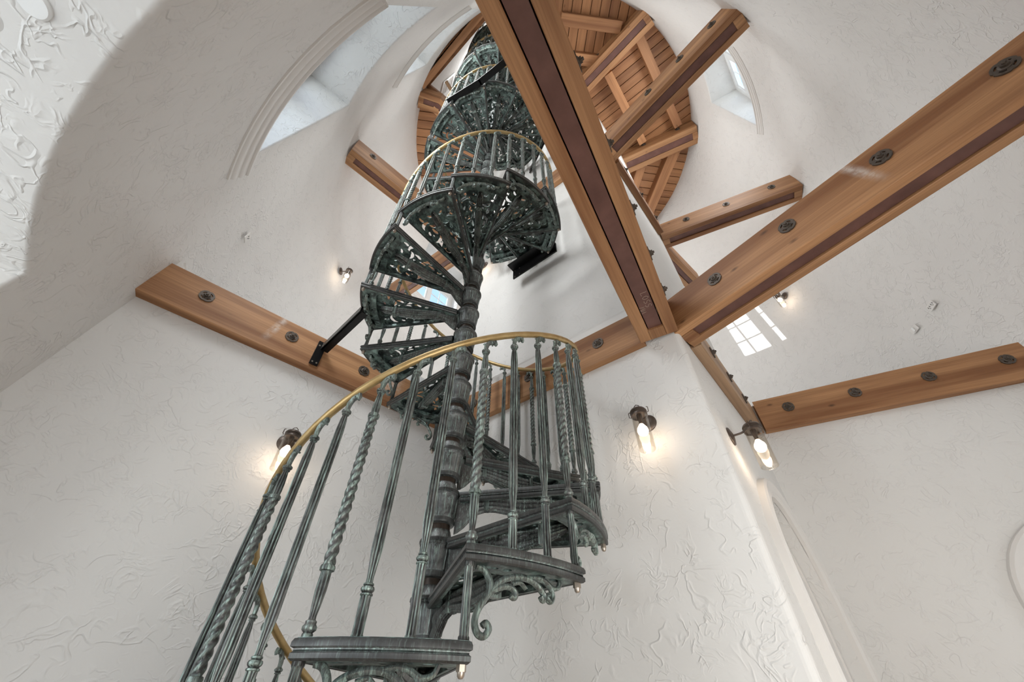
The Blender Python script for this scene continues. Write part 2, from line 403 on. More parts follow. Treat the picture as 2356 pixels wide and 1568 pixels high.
# ------------------------------------------------------------------ tower wall with window openings
WINS = [(-139.2, -117.0, 12.6, 20.6), (130.8, 153.0, 12.6, 20.6), (41.0, 63.0, 12.6, 20.6),
        (-139.2, -117.0, 27.9, 34.7), (-50.6, -29.5, 27.9, 34.7), (130.8, 153.0, 27.9, 34.7), (41.0, 63.0, 27.9, 34.7),
        (-139.2, -108.0, -2.6, 5.9), (-50.6, -29.5, -2.6, 5.9), (-98.0, -70.0, FLOOR_Z, 1.6)]  # last opening is invented, behind the camera, to let light in
wa = sorted(set([w[0] for w in WINS] + [w[1] for w in WINS])); wz = sorted(set([w[2] for w in WINS] + [w[3] for w in WINS] + [ZC]))
angs = sorted(wa + [-180 + 3.0 * i for i in range(120) if all(abs(-180 + 3.0 * i - a) > 1.3 for a in wa)])
zs = sorted(wz + [FLOOR_Z + i * 3.25 for i in range(21) if all(abs(FLOOR_Z + i * 3.25 - z) > .8 for z in wz)])
zs = [z for z in zs if z <= TOP]
def in_win(a, z):
    return any(w[0] - 1e-6 < a < w[1] + 1e-6 and w[2] - 1e-6 < z < w[3] + 1e-6 for w in WINS)
mb = MB(); vid = {}
def vtx(a, z, d=0.0):
    k = (round(a, 4) if a < 180 else round(a - 360, 4), round(z, 4), d)
    if k not in vid: vid[k] = len(mb.v); mb.v.append(tuple(cone(a, z, d)))
    return vid[k]
for i in range(len(angs)):
    a0 = angs[i]; a1 = angs[i + 1] if i + 1 < len(angs) else angs[0] + 360
    for j in range(len(zs) - 1):
        if in_win((a0 + a1) / 2, (zs[j] + zs[j + 1]) / 2): continue
        mb.f.append((vtx(a0, zs[j]), vtx(a0, zs[j + 1]), vtx(a1, zs[j + 1]), vtx(a1, zs[j])))
DEPTH = 2.05
def outer_r(w): return RAD(w[3]) + (DEPTH if w[2] > 0 else 7.0)
def wpt(a, z, w, inner):
    if inner: return cone(a, z)
    r = outer_r(w); return Vector((CX + r * cos(R(a)), CY + r * sin(R(a)), z))
for w in WINS:
    aa = [a for a in angs if w[0] - 1e-6 <= a <= w[1] + 1e-6]
    zz = [z for z in zs if w[2] - 1e-6 <= z <= w[3] + 1e-6]
    for a in (w[0], w[1]):                      # jambs
        for j in range(len(zz) - 1):
            ps = [wpt(a, zz[j], w, 1), wpt(a, zz[j + 1], w, 1), wpt(a, zz[j + 1], w, 0), wpt(a, zz[j], w, 0)]
            mb.add(ps, [(0, 1, 2, 3) if a == w[1] else (3, 2, 1, 0)])
    for z in (w[2], w[3]):                      # sill and head
        for i in range(len(aa) - 1):
            ps = [wpt(aa[i], z, w, 1), wpt(aa[i + 1], z, w, 1), wpt(aa[i + 1], z, w, 0), wpt(aa[i], z, w, 0)]
            mb.add(ps, [(0, 1, 2, 3) if z == w[3] else (3, 2, 1, 0)])
o = mb.build('wall_round', PLASTER_R, smooth=True, angle=25); tag(o, kind='structure')
import bmesh
bm = bmesh.new(); bm.from_mesh(o.data); bmesh.ops.remove_doubles(bm, verts=bm.verts, dist=1e-4); bmesh.ops.recalc_face_normals(bm, faces=bm.faces)
if bm.faces[0].normal.dot(Vector((CX, CY, 0)) * S - Vector((bm.faces[0].calc_center_median().x, bm.faces[0].calc_center_median().y, 0))) < 0: bmesh.ops.reverse_faces(bm, faces=bm.faces)
ed = [e for e in bm.edges if len(e.link_faces) == 2 and e.calc_face_angle() > R(40) and max(hypot(v.co.x / S - CX, v.co.y / S - CY) - RAD(v.co.z / S) for v in e.verts) < .3]
bmesh.ops.bevel(bm, geom=ed, offset=.075 * S, segments=3, profile=.5, affect='EDGES')
bm.to_mesh(o.data); bm.free()
o.data.polygons.foreach_set('use_smooth', [True] * len(o.data.polygons)); o.data.set_sharp_from_angle(angle=R(50))
wm = o.modifiers.new('weighted', 'WEIGHTED_NORMAL'); wm.mode = 'FACE_AREA'; wm.weight = 100; wm.keep_sharp = True

# floor
mb = MB(); mb.prism([(CX + 17.8 * cos(2 * pi * i / 64), CY + 17.8 * sin(2 * pi * i / 64)) for i in range(64)], FLOOR_Z - 0.5, FLOOR_Z)
tag(mb.build('floor', FLOORM), kind='structure')
# upper room lid
mb = MB(); mb.prism([(CX + 11.2 * cos(2 * pi * i / 64), CY + 11.2 * sin(2 * pi * i / 64)) for i in range(64)], TOP, TOP + 0.5)
tag(mb.build('ceiling', PLASTER), kind='structure')

# windows
def build_window(idx, w, ncol=3):
    root = empty('window_%d' % idx, (0, 0, 0)); tag(root, kind='structure')
    P0 = wpt(w[0], w[2], w, 0); P1 = wpt(w[1], w[2], w, 0)
    ux = (P1 - P0); W_ = ux.length; ux.normalize(); uz = Vector((0, 0, 1)); un = ux.cross(uz); H = w[3] - w[2]
    c = (P0 + P1) / 2
    if un.dot(Vector((CX, CY, 0)) - Vector((c.x, c.y, 0))) < 0: un = -un       # into the room
    P0 = P0 - un * 0.0
    def bar(mb, x0, x1, z0, z1, d0, d1):
        mb.obox(P0 + ux * (x0 + x1) / 2 + uz * (z0 + z1) / 2 + un * (d0 + d1) / 2, ux, un, uz, abs(x1 - x0) / 2, abs(d1 - d0) / 2, abs(z1 - z0) / 2)
    fr = MB(); e = 0.42
    bar(fr, -.1, e, 0, H, -.12, .22); bar(fr, W_ - e, W_ + .1, 0, H, -.12, .22)
    bar(fr, e, W_ - e, 0, e, -.12, .22); bar(fr, e, W_ - e, H - e, H, -.12, .22)
    zt = H * 0.64
    bar(fr, e, W_ - e, zt, zt + .5, -.12, .2)
    xm = W_ / 2; bar(fr, xm - .22, xm + .22, e, zt, -.12, .2); bar(fr, xm - .22, xm + .22, zt + .5, H - e, -.12, .2)
    o = fr.build('window_frame', WHITE, root)
    sb = MB()
    for x0, x1 in ((e, xm - .22), (xm + .22, W_ - e)):
        for z0, z1 in ((e, zt), (zt + .5, H - e)):
            bar(sb, x0, x0 + .1, z0, z1, -.05, .14); bar(sb, x1 - .1, x1, z0, z1, -.05, .14)
            bar(sb, x0 + .1, x1 - .1, z0, z0 + .1, -.05, .14); bar(sb, x0 + .1, x1 - .1, z1 - .1, z1, -.05, .14)
    sb.build('sash', WHITE, root)
    for x0, x1 in ((e + .1, xm - .32), (xm + .32, W_ - e - .1)):
        m1 = MB(); xc = (x0 + x1) / 2
        bar(m1, xc - .035, xc + .035, e + .1, zt - .1, -.02, .06); bar(m1, xc - .035, xc + .035, zt + .6, H - e - .1, -.02, .06)
        m1.build('muntin', WHITE, root)
        for q in (1, 2):
            zq = e + (zt - e) * q / 3; m1 = MB(); bar(m1, x0, x1, zq - .035, zq + .035, -.02, .06); m1.build('muntin', WHITE, root)
        for xa, xb in ((x0, xc), (xc, x1)):
            for za, zb in [(e + (zt - e) * q / 3, e + (zt - e) * (q + 1) / 3) for q in range(3)] + [(zt + .6, H - e - .1)]:
                g = MB(); bar(g, xa, xb, za, zb, .0, .02); g.build('pane', GLASS, root)
    return root
wi = 1
for w in WINS[:9]:
    build_window(wi, w); wi += 1

# curved stool mouldings under the windows
def ring_trim(name, a0, a1, zt, prof):
    fr = []; n = max(4, int(abs(a1 - a0) / 1.5))
    for i in range(n + 1):
        a = a0 + (a1 - a0) * i / n; c_, s_ = cos(R(a)), sin(R(a))
        slope = -0.1095
        o_ = cone(a, zt); fr.append((o_, Vector((-c_, -s_, 0)), Vector((slope * c_, slope * s_, 1))))
    mb = MB(); mb.sweep(prof, fr); return mb.build(name, TRIM, smooth=True, angle=35)
STOOL = [(-.02, .03), (.20, .03), (.235, 0), (.235, -.06), (.20, -.10), (.17, -.11), (.165, -.25), (.19, -.30), (.165, -.37), (.12, -.40), (.11, -.52), (.135, -.58), (.11, -.64), (.06, -.68), (.05, -.76), (-.02, -.78)]
tn = 1
for w in WINS[:7]:
    o = ring_trim('trim_%d' % tn, w[0] - 1.6, w[1] + 1.6, w[2], STOOL if w[2] < 20 else [(u * .75, v * .62) for u, v in STOOL]); tag(o, kind='structure'); tn += 1
# baseboard of level 1 on the round wall beyond the partitions, and on the core wall
BASE = [(-.02, .75), (.09, .75), (.13, .70), (.09, .65), (.09, .60), (.21, .50), (.21, 0), (-.02, 0)]
o = ring_trim('baseboard_round', -149.6, -149.6 - 230, 9.55, [(u, v) for u, v in BASE]); tag(o, kind='structure')

def wall_panel(name, A, Bp, z0, z1, thick, opening=None):
    """vertical wall from A to B, front face on the A-B line, thickness behind (to the left of A->B)"""
    d = (Bp - A); d.z = 0; Ln = d.length; d.normalize(); nb = Vector((-d.y, d.x, 0))
    mb = MB()
    def fz(x, y, z): return tuple(A + d * x + nb * z + Vector((0, 0, y)))
    plate(mb, [(0, z0), (Ln, z0), (Ln, z1), (0, z1)] if not opening else opening[0], opening[1] if opening else [], 0.0, thick, fz)
    o = mb.build(name, PLASTER); tag(o, kind='structure'); return o
dE = (Q0 - Q1).normalized(); nE = Vector((dE.y, -dE.x, 0));  nE = nE if nE.dot(-Q1) > 0 else -nE     # towards the camera side
dF = (Q2 - Q1).normalized(); nF = Vector((dF.y, -dF.x, 0))                                        # towards +x -y
# back wall of the core (bulk of what is seen behind the stair)
LE = (Q0 - Q1).length; LF = (Q2 - Q1).length
mb = MB()
# the core is one shaft with a bullnosed near corner
rad = 0.16; c = Q1 + dE * rad + dF * rad
arc = [c + (-dF) * rad * cos(t_) + (-dE) * rad * sin(t_) for t_ in [pi / 2 * i / 5 for i in range(6)]]
th = 0.7
# face E (Q1 -> Q0)
arcE = arc
ps = [Q0] + [p for p in arcE]
for i in range(len(ps) - 1):
    a, b_ = ps[i], ps[i + 1]
    n_ = 12 if i == 0 else 1
    zz = [FLOOR_Z, 0, 5, B1, T1, 15, 20, B2, 30, ZC]
    for j in range(len(zz) - 1):
        mb.add([(a.x, a.y, zz[j]), (b_.x, b_.y, zz[j]), (b_.x, b_.y, zz[j + 1]), (a.x, a.y, zz[j + 1])], [(0, 1, 2, 3)])
# unseen rear faces; their shared corner is set to clip the sun patch
for a, b_ in ((Q2, Q3), (Q3, Q0)):
    mb.add([(a.x, a.y, FLOOR_Z), (b_.x, b_.y, FLOOR_Z), (b_.x, b_.y, ZC), (a.x, a.y, ZC)], [(0, 1, 2, 3)])
o = mb.build('wall_back', PLASTER, smooth=True, angle=60); tag(o, kind='structure')
# face F with the arched door opening
SL, SR, SPR = 1.55, 6.65, 2.2
def arch_pts(sl, sr, spr, zb, n=24):
    c_ = (sl + sr) / 2; r = (sr - sl) / 2
    return [(sl, zb)] + [(c_ - r * cos(pi * i / n), spr + r * sin(pi * i / n)) for i in range(n + 1)] + [(sr, zb)]
A = Q1 + dF * rad
op = arch_pts(SL - rad, SR - rad, SPR, FLOOR_Z)
outer = [(0, FLOOR_Z)] + op + [(LF - rad, FLOOR_Z), (LF - rad, ZC), (0, ZC)]
wall_panel('wall_right', A, Q2, FLOOR_Z, ZC, 0.7, (outer, []))
# partitions below level 1
PL0 = Vector((-11.3, 6.43, 0)); LW = wall_panel('wall_left', PL0, Q0, FLOOR_Z, T1 - 0.02, 0.6)
dD = Vector((17.176 - 9.858, 10.186 - 13.770, 0)).normalized(); nD = Vector((dD.y, -dD.x, 0))   # camera side normal
nD = nD if nD.y < 0 else -nD
D0 = Q2 + dF * 0.0 - nD * 0.0; D1 = D0 + dD * 9.2
wall_panel('wall_far_right', Vector(D0), Vector(D1), FLOOR_Z, T1 - 0.02, 0.6)
# baseboard on the core at level 1
fr = [(Q1 + dE * (0.2 + i) + Vector((0, 0, T1 - .25)), nE, Vector((0, 0, 1))) for i in (0, LE - .25)]
mb = MB(); mb.sweep(BASE, fr); tag(mb.build('baseboard_back', TRIM), kind='structure')

# arched door in the right wall
fr = []
def F_pt(s, z, off=0.0): return Q1 + dF * s + nF * off + Vector((0, 0, z))
cS = (SL + SR) / 2; rS = (SR - SL) / 2
CAS = [(0, -.02), (0, .10), (.08, .16), (.16, .12), (.26, .14), (.40, .20), (.48, .16), (.5, -.02)]
def arch_frames(P, sl, sr, spr, zb, nrm):
    out = []; c_ = (sl + sr) / 2
    for z in (zb, 0, spr): out.append((P(sl, z), P(-1, 0) - P(0, 0), nrm))
    for i in range(1, 24):
        t_ = pi * i / 24; v = (P(-cos(t_), sin(t_)) - P(0, 0)).normalized(); rr = (sr - sl) / 2
        out.append((P(c_ - rr * cos(t_), spr + rr * sin(t_)), v, nrm))
    for z in (spr, 0, zb): out.append((P(sr, z), P(1, 0) - P(0, 0), nrm))
    return out
root = empty('door_1', (Q1.x, Q1.y, FLOOR_Z)); tag(root, kind='structure')
def local(mb, o): mb.v = [(x - o.x, y - o.y, z - FLOOR_Z) for x, y, z in mb.v]; return mb
mb = MB(); mb.sweep(CAS, arch_frames(F_pt, SL, SR, SPR, FLOOR_Z, nF)); local(mb, Q1).build('casing', TRIM, root, smooth=True)
mb = MB(); lf = arch_pts(SL + .02, SR - .02, SPR, FLOOR_Z + .05)
plate(mb, lf, [], -.55, -.35, lambda x, y, z: tuple(F_pt(x, y, z))); local(mb, Q1).build('door_leaf', TRIM, root)
mb = MB()
fr2 = arch_frames(F_pt, SL + .5, SR - .5, SPR, FLOOR_Z + .6, nF)
mb.sweep([(-.05, -.36), (-.05, -.30), (.05, -.30), (.05, -.36)], fr2); local(mb, Q1).build('panel_moulding', TRIM, root)
mb = MB(); mb.obox(F_pt(SL + .03, .62, .0), dF, nF, Vector((0, 0, 1)), .02, .12, .22); mb.obox(F_pt(SL + .06, .62, .0), dF, nF, Vector((0, 0, 1)), .04, .04, .2)
local(mb, Q1).build('latch_plate', BLACK, root)['label'] = 'black metal plate on the door edge'
# arched casing on the far right wall
def D_pt(s, z, off=0.0): return Vector(D0) + dD * s + nD * off + Vector((0, 0, z))
root = empty('door_2', (D0.x, D0.y, FLOOR_Z)); tag(root, kind='structure')
DS = (4.5, 8.2, 2.2)
mb = MB(); mb.sweep(CAS, arch_frames(D_pt, DS[0], DS[1], DS[2], FLOOR_Z, nD)); local(mb, D0).build('casing', TRIM, root, smooth=True)
mb = MB(); plate(mb, arch_pts(DS[0] + .02, DS[1] - .02, DS[2], FLOOR_Z + .05), [], .005, .05, lambda x, y, z: tuple(D_pt(x, y, z))); local(mb, D0).build('door_leaf', TRIM, root)

# ------------------------------------------------------------------ timber
def bolt_plate_mesh():
    m1 = MB(); n = 28; pts = []
    # pierced round plate: a disc with four arc slots
    holes = []
    for q in range(4):
        a0 = q * pi / 2 + .38; a1 = (q + 1) * pi / 2 - .38; hs = []
        for i in range(6): a = a0 + (a1 - a0) * i / 5; hs.append((.15 * cos(a), .15 * sin(a)))
        for i in range(5, -1, -1): a = a0 + (a1 - a0) * i / 5; hs.append((.115 * cos(a), .115 * sin(a)))
        holes.append(hs)
    outer = []
    for i in range(32):
        a = 2 * pi * i / 32; r = .205 if i % 8 not in (0,) else .185
        outer.append((r * cos(a), r * sin(a)))
    plate(m1, outer, holes, 0.0, .035, lambda x, y, z: (x, -z, y))
    m1.lathe([(.10, 0), (.10, .015), (.08, .03), (.0, .03)], 16); 
    v = m1.v; k = len(v) - 4 * 16
    for i in range(k, len(v)): x, y, z = v[i]; v[i] = (x, -z - .03, y)
    m2 = MB(); h = [(.075 * cos(pi / 3 * i + .3), .075 * sin(pi / 3 * i + .3)) for i in range(6)]
    m2.prism(h, 0, .05); m2.lathe([(.035, .05), (.035, .08), (.025, .09)], 10)
    m2.v = [(x, -z - .058, y) for x, y, z in m2.v]
    return m1, m2
_bp = bolt_plate_mesh()
bp_proto = _bp[0].build('washer_plate', IRON, smooth=True); bh_proto = _bp[1].build('bolt_head', IRON, bp_proto)
bp_mesh, bh_mesh = bp_proto.data, bh_proto.data
for o_ in (bh_proto, bp_proto): bpy.data.objects.remove(o_)
def add_bolt(root, x, y, z, side):
    """side -1: on the -y face, +1: on the +y face"""
    o = bpy.data.objects.new('washer_plate', bp_mesh); col.objects.link(o); o.parent = root
    o.location = Vector((x, y, z)) * S; o.rotation_euler = (0, 0, 0 if side < 0 else pi)
    h = bpy.data.objects.new('bolt_head', bh_mesh); col.objects.link(h); h.parent = o
    return o
def box_beam(label, A, Bp, zb, zt, w=1.13, bolts=(), bolt_sides=(-1,), bw=.37, name='timber_beam', root=None, ends=(True, True), group=None, wood=None):
    A = Vector((A[0], A[1], 0)); Bp = Vector((Bp[0], Bp[1], 0)); d = Bp - A; Ln = d.length; rz = atan2(d.y, d.x)
    base = root is None
    if base:
        root = empty(name, (A.x, A.y, zb), rz); tag(root, label, 'beam', group)
        T = None
    def put(o):
        if not base:
            o.location = (Vector((A.x, A.y, zb)) - off0[0]) * S; o.rotation_euler = (0, 0, rz)
            # express in the root's frame
            M = Matrix.Translation(Vector((A.x, A.y, zb)) * S) @ Matrix.Rotation(rz, 4, 'Z')
            rl = Matrix.Translation(root.location) @ Matrix.Rotation(root.rotation_euler[2], 4, 'Z')
            o.matrix_local = rl.inverted() @ M
        return o
    off0 = [Vector(root.location) / S]
    h = zt - zb
    for s_ in (-1, 1):
        mb = MB(); y0, y1 = (-w / 2, -w / 2 + bw) if s_ < 0 else (w / 2 - bw, w / 2)
        mb.bevbox((0, y0, 0), (Ln, y1, h), .018); put(mb.build('side_board', wood or WOOD, root))
    mb = MB(); g = w / 2 - bw
    mb.box((0.05, -g + .03, .06), (Ln - .05, g - .03, .12)); mb.box((.05, -.03, .12), (Ln - .05, .03, h - .1)); mb.box((.05, -g + .002, h - .1), (Ln - .05, g - .002, h - .04))
    o = put(mb.build('steel_web', STEEL, root)); o['label'] = 'dark red-brown steel beam between the boards'
    for k, en in enumerate(ends):
        if en:
            x0, x1 = (0.0, .42) if k == 0 else (Ln - .42, Ln)
            mb = MB(); mb.box((x0, -g + .004, 0.0), (x1, g - .004, .5)); put(mb.build('end_block', wood or WOOD, root))
    if base:
        for t_ in bolts:
            for s_ in bolt_sides: add_bolt(root, t_ * Ln, s_ * w / 2, h * .62, s_)
    return root
def ledger(label, A, Bp, zb, zt, t, nrm_side, bolts=(), name='ledger_board', wood=None, hb=.58):
    """board whose inner face lies on A-B; nrm_side -1/+1 gives the side of +y it stands proud to"""
    A = Vector((A[0], A[1], 0)); Bp = Vector((Bp[0], Bp[1], 0)); d = Bp - A; Ln = d.length; rz = atan2(d.y, d.x)
    root = empty(name, (A.x, A.y, zb), rz); tag(root, label, 'beam')
    mb = MB(); y0, y1 = (0, t) if nrm_side > 0 else (-t, 0)
    mb.bevbox((0, y0, 0), (Ln, y1, zt - zb), .02); mb.build('board', wood or WOOD, root)
    for x in bolts: add_bolt(root, x, nrm_side * t, (zt - zb) * hb, nrm_side)
    return root
def on_line(p, a, d): return (Vector(p) - Vector(a)).dot(d)
# level 1
dL = (Q0 - PL0).normalized(); nL = Vector((dL.y, -dL.x, 0))
PLs = PL0 + dL * .55
bx = [on_line((x, y, 0), PLs, dL) for x, y in ((-9.32, 7.71), (-7.38, 9.40), (-5.41, 11.12), (-3.9, 12.4))]
ledger('long fir beam running from the round wall at left to behind the stair', PLs, Q0 + dL * -.02, B1, T1, .34, -1, bx, wood=WOOD_SMEAR_L)
bx = [on_line((x, y, 0), Q1, dE) for x, y in ((2.95, 9.55), (.74, 11.44), (-1.4, 13.2))]
E_A = Q1 + dE * .02; 
ledger('fir beam on the back wall behind the balusters, beside the pier', Q0 - dE * .36, Q1 + dE * 1.0, B1, T1, .24, -1, [LE - .36 - x for x in bx if 0 < LE - .36 - x])
# b: overhead beam
bA = Vector((4.505, 8.45, 0)) - Vector((.5, .8625, 0)) * .12; bd = Vector((-.5055, -.8628, 0)).normalized()
o = box_beam('huge box beam passing overhead from the pier to the top edge', (bA + bd * 10.9)[:2], bA[:2], B1, T1, 1.13, (.32, .48, .64, .78, .91), (-1,), .34)
steel_b = o
# c
cA = Vector((5.255, 8.48, 0)); cd = Vector((.585, -.811, 0)).normalized()
cB = cA + cd * 9.6
ax = [((Vector((x, y, 0)) - cA).dot(cd)) / 9.6 for x, y in ((9.59, 1.63), (8.34, 3.38), (7.10, 5.13), (5.88, 6.85))]
box_beam('large box beam rising from the pier to the right edge', cA[:2], cB[:2], B1, T1 + .02, .97, ax, (-1,), .28, wood=WOOD_SMEAR_C)
# f ledger on the right wall
ledger('fir ledger board seen edge-on above the arched door', Q1 + dF * .95, Q2 - dF * .05, B1, T1, .34, -1, (1.6, 3.3, 5.0), wood=WOOD_OLD)
# d
dB = D0 + dD * 8.9
ledger('fir beam at far right beneath the sunlit wall patch', D0 + dD * .38, dB, B1, T1, .30, -1, [on_line((x, y, 0), D0, dD) - .38 for x, y in ((17.2, 10.17), (15.24, 11.14), (13.19, 12.14), (11.16, 13.13))])
# level 2
def to_cone(A, d, zb, off=-.1):
    A = Vector((A[0], A[1])); d = Vector((d[0], d[1])).normalized(); r = RAD(zb + 1.5) + off
    q = A - Vector((CX, CY)); b_ = q.dot(d); c_ = q.dot(q) - r * r
    return A + d * (-b_ + sqrt(b_ * b_ - c_))
R2d = Vector((10.09 - 5.25, 2.12 - 8.05)); R2a = Vector((5.40, 8.30)) - R2d.normalized() * .2
R2b = to_cone(R2a, R2d, B2, .12)
box_beam('middle-level box beam in front of the plank ceiling, reaching the right wall', R2a, R2b, B2, T2, 1.05, (.42, .66, .88), (-1,), .29)
R3d = Vector((17.25 - 9.9, 10.62 - 14.25)); R3a = Vector((9.95, 13.98)) 
R3b = to_cone(R3a, R3d, B2, .12)
box_beam('middle-level box beam beside the tall right window, below the ceiling rim', R3a, R3b, B2, T2, 1.02, (.22, .52, .84), (-1,), .3)
R4a = Vector((10.0, 14.7)); R4d = Vector((2.7, 2.35)); R4b = R4a + R4d.normalized() * 4.6
box_beam('short box beam leaving the white pier, mostly hidden by the big right beam', R4a, R4b, B2, T2, 1.0, (.15, .62), (1,), .33)
L2a = Vector((-9.2, 8.95)); L2d = Vector((2.65, 2.55)).normalized(); L2s = to_cone(L2a, -L2d, B2, .12); L2e = L2a + L2d * 8.6
box_beam('middle-level box beam at left of the stair, under the windows', L2s, L2e, B2, T2, 1.0, (.12, .42, .7), (-1,), .32)
ledger('middle-level ledger glimpsed between the stair and the overhead beam', Q0, Q1 - dE * -.3, B2 - .3, T2 - .3, .30, -1, (2.4, 4.8))
ledger('middle-level ledger board with bolts on the white pier', Q1 + dF * 1.1, Q2 - dF * .62, B2, T2, .36, -1, (1.1, 3.1, 5.1))
L5 = Q0 + dE * .1; L5b = to_cone(L5[:2], (-.80, .60), B2, .12)
box_beam('middle-level box beam beyond the stair treads at left', (L5.x, L5.y), L5b, B2, T2, 1.0, (.3, .7), (-1,), .33)

# level 3 : planks, joists, box beams
o3 = []
b3d = Vector((9.78 - 5.6, 3.77 - 8.2)); b3a = Vector((5.35, 8.45)); b3b = to_cone(b3a, b3d, B3, .12)
box_beam('upper box beam under the plank ceiling, right of the overhead beam', b3a, b3b, B3, T3, 1.3, (.35,), (-1,), .40)
b4d = Vector((16.28 - 10.3, 11.85 - 14.85)); b4a = Vector((10.05, 14.75)); b4b = to_cone(b4a, b4d, B3, .12)
box_beam('upper box beam along the right rim of the plank ceiling', b4a, b4b, B3, T3, 1.55, (.35, .8), (-1,), .47)
b5b = to_cone((4.5, 8.4), (-.5, -.863), B3, .12)
k0 = Vector((-8.1, 9.42)); kb = Vector((-6.62, 9.86)); k1 = Vector((-2.6, 14.0)); ks = to_cone(k0, k0 - kb, B3, .12)
kd1 = (kb - ks).normalized(); kd2 = (k1 - kb).normalized()
r6 = box_beam('upper box beam with an angled joint at the stair opening', ks, kb + kd1 * .16, B3, T3, 1.25, (.5,), (1,), .42, ends=(True, False))
box_beam('', kb - kd2 * .16, k1, B3 + .004, T3, 1.25, (), (), .42, root=r6, ends=(False, True))
def joist(label, A, Bp, w=.6, zb=B3 + .55):
    A = Vector((A[0], A[1], 0)); Bp = Vector((Bp[0], Bp[1], 0)); d = Bp - A
    root = MB(); root.bevbox((0, -w / 2, 0), (d.length, w / 2, T3 - zb), .02)
    o = root.build('ceiling_joist', PLANK, None, loc=(A.x, A.y, zb), rz=atan2(d.y, d.x)); tag(o, label, 'joist'); return o
joist('ceiling joist nearest the top edge of the picture', (3.3, 4.1), (7.9, 4.55), .8)
joist('short ceiling joist touching the overhead beam', (4.3, 6.5), (6.4, 6.7), .8)
joist('outer slanting joist in the middle of the plank ceiling', (9.35, 5.0), (14.35, 11.3), .68)
joist('inner slanting joist in the middle of the plank ceiling', (7.45, 7.5), (11.6, 12.75), .68)
joist('long joist leading to the foot of the plank ceiling', (14.75, 13.0), (13.75, 20.3), .95)
joist('short joist beside the white pier at the foot of the ceiling', (12.0, 14.6), (11.7, 18.0), .8)
joist('trimmer joist along the stair opening', (-7.75, 8.5), (-1.9, 3.1), .5, B3 + .1)
joist('dark outer joist filling in beside the stair opening trimmer', (-8.0, 7.75), (-2.7, 3.0), .75, B3 + .45)
joist('joist closing the foot of the plank ceiling', (9.5, 20.3), (14.6, 20.9), .9)
ob = MB(); ob.bevbox((0, -.12, 0), (1.9, .12, .3), .02)
tag(ob.build('loose_board', WOOD_OLD, None, loc=(-6.0, 8.5, T3 + .32), rz=R(58)), 'short loose board jutting over the stair opening edge', 'board')

HOLE = [(-7.35, 8.75), (-1.75, 3.75), (4.0, 7.85), (3.9, 8.95), (-2.4, 14.05), (-5.75, 9.95)]
rc = RAD(ZC)
circ = [(CX + (rc + .02) * cos(2 * pi * i / 96), CY + (rc + .02) * sin(2 * pi * i / 96)) for i in range(96)]
mb = MB(); plate(mb, circ, [HOLE], ZC + .14, ZC + .5)
ceil = mb.build('ceiling', PLANK); tag(ceil, kind='structure')
def half(p, d, side): return (p, (-d[1] * side, d[0] * side))
def planks(dirdeg, halves, w=.72):
    u = (cos(R(dirdeg)), sin(R(dirdeg))); v = (-u[1], u[0]); n = 0
    reg = circ
    for p, nn in halves: reg = clip(reg, p, nn)
    if len(reg) < 3: return
    lo = min(x * v[0] + y * v[1] for x, y in reg); hi = max(x * v[0] + y * v[1] for x, y in reg)
    k = math.floor(lo / w)
    while k * w < hi:
        g = .03
        st = clip(reg, (v[0] * (k * w + g), v[1] * (k * w + g)), v); st = clip(st, (v[0] * ((k + 1) * w - g), v[1] * ((k + 1) * w - g)), (-v[0], -v[1])) if len(st) > 2 else []
        k += 1
        if len(st) < 3: continue
        dz = random.uniform(0, .02)
        cx = sum(p[0] for p in st) / len(st); cy = sum(p[1] for p in st) / len(st)
        # local frame with x along the board so that the grain runs with it
        loc = [((p[0] - cx) * u[0] + (p[1] - cy) * u[1], (p[0] - cx) * v[0] + (p[1] - cy) * v[1]) for p in st]
        m = MB(); m.prism(loc, 0, .13); o = m.build('plank', PLANK, ceil, loc=(cx, cy, ZC - dz), rz=R(dirdeg)); n += 1
random.seed(4)
def hp(A, Bv, side):
    A = (A[0], A[1]); d = (Bv[0] - A[0], Bv[1] - A[1]); return (A, (-d[1] * side, d[0] * side))
planks(-40, [hp(b3a, b3b, 1), hp(b4a, b4b, -1), hp(Q1, Q2, -1)])
planks(93, [hp(b3a, b3b, -1), hp((4.5, 8.4), b5b, 1)])
planks(-39, [hp((4.5, 8.4), b5b, -1), hp((-7.75, 8.55), (-1.9, 3.35), -1), hp(ks, kb, -1)])
planks(6, [hp(ks, kb, 1), hp(kb, k1, 1), hp(Q0, Q3, 1)])
planks(6, [hp(b4a, b4b, 1), hp(Q1, Q2, -1)])
planks(6, [hp(Q1, Q2, 1), hp(Q0, Q3, -1), hp(Q3, Q2, 1)])

# chalk marks on the overhead beam's steel flange
def chalk(root, strokes, ox, oy, sc, z=.056):
    mb = MB()
    for s_ in strokes:
        mb.tube([(ox + sc * x, oy + sc * y, z) for x, y in s_], .008, 5)
    o = mb.build('chalk_writing', CHALK, root); o['label'] = 'chalk handwriting LOSS and MM'
LT = {'L': [[(0, 1), (0, 0), (.6, .05)]], 'O': [[(.3, 1), (0, .7), (0, .3), (.3, 0), (.6, .3), (.6, .7), (.3, 1)]],
      'S': [[(.6, .9), (.3, 1), (.05, .8), (.15, .55), (.5, .45), (.6, .2), (.3, 0), (0, .12)]], 'M': [[(0, 0), (.1, 1), (.35, .35), (.6, 1), (.7, 0)]]}
def word(root, w_, x, y, sc):
    st = []
    for i, ch in enumerate(w_):
        for s_ in LT[ch]: st.append([(px + i * .9, py) for px, py in s_])
    # read along +x, letters' tops towards +y... seen from below, so mirror y
    chalk(root, [[(px, -py) for px, py in s_] for s_ in st], x, y, sc)
word(steel_b, 'LOSS', 9.05, .02, .17); word(steel_b, 'MM', 9.55, .2, .15)

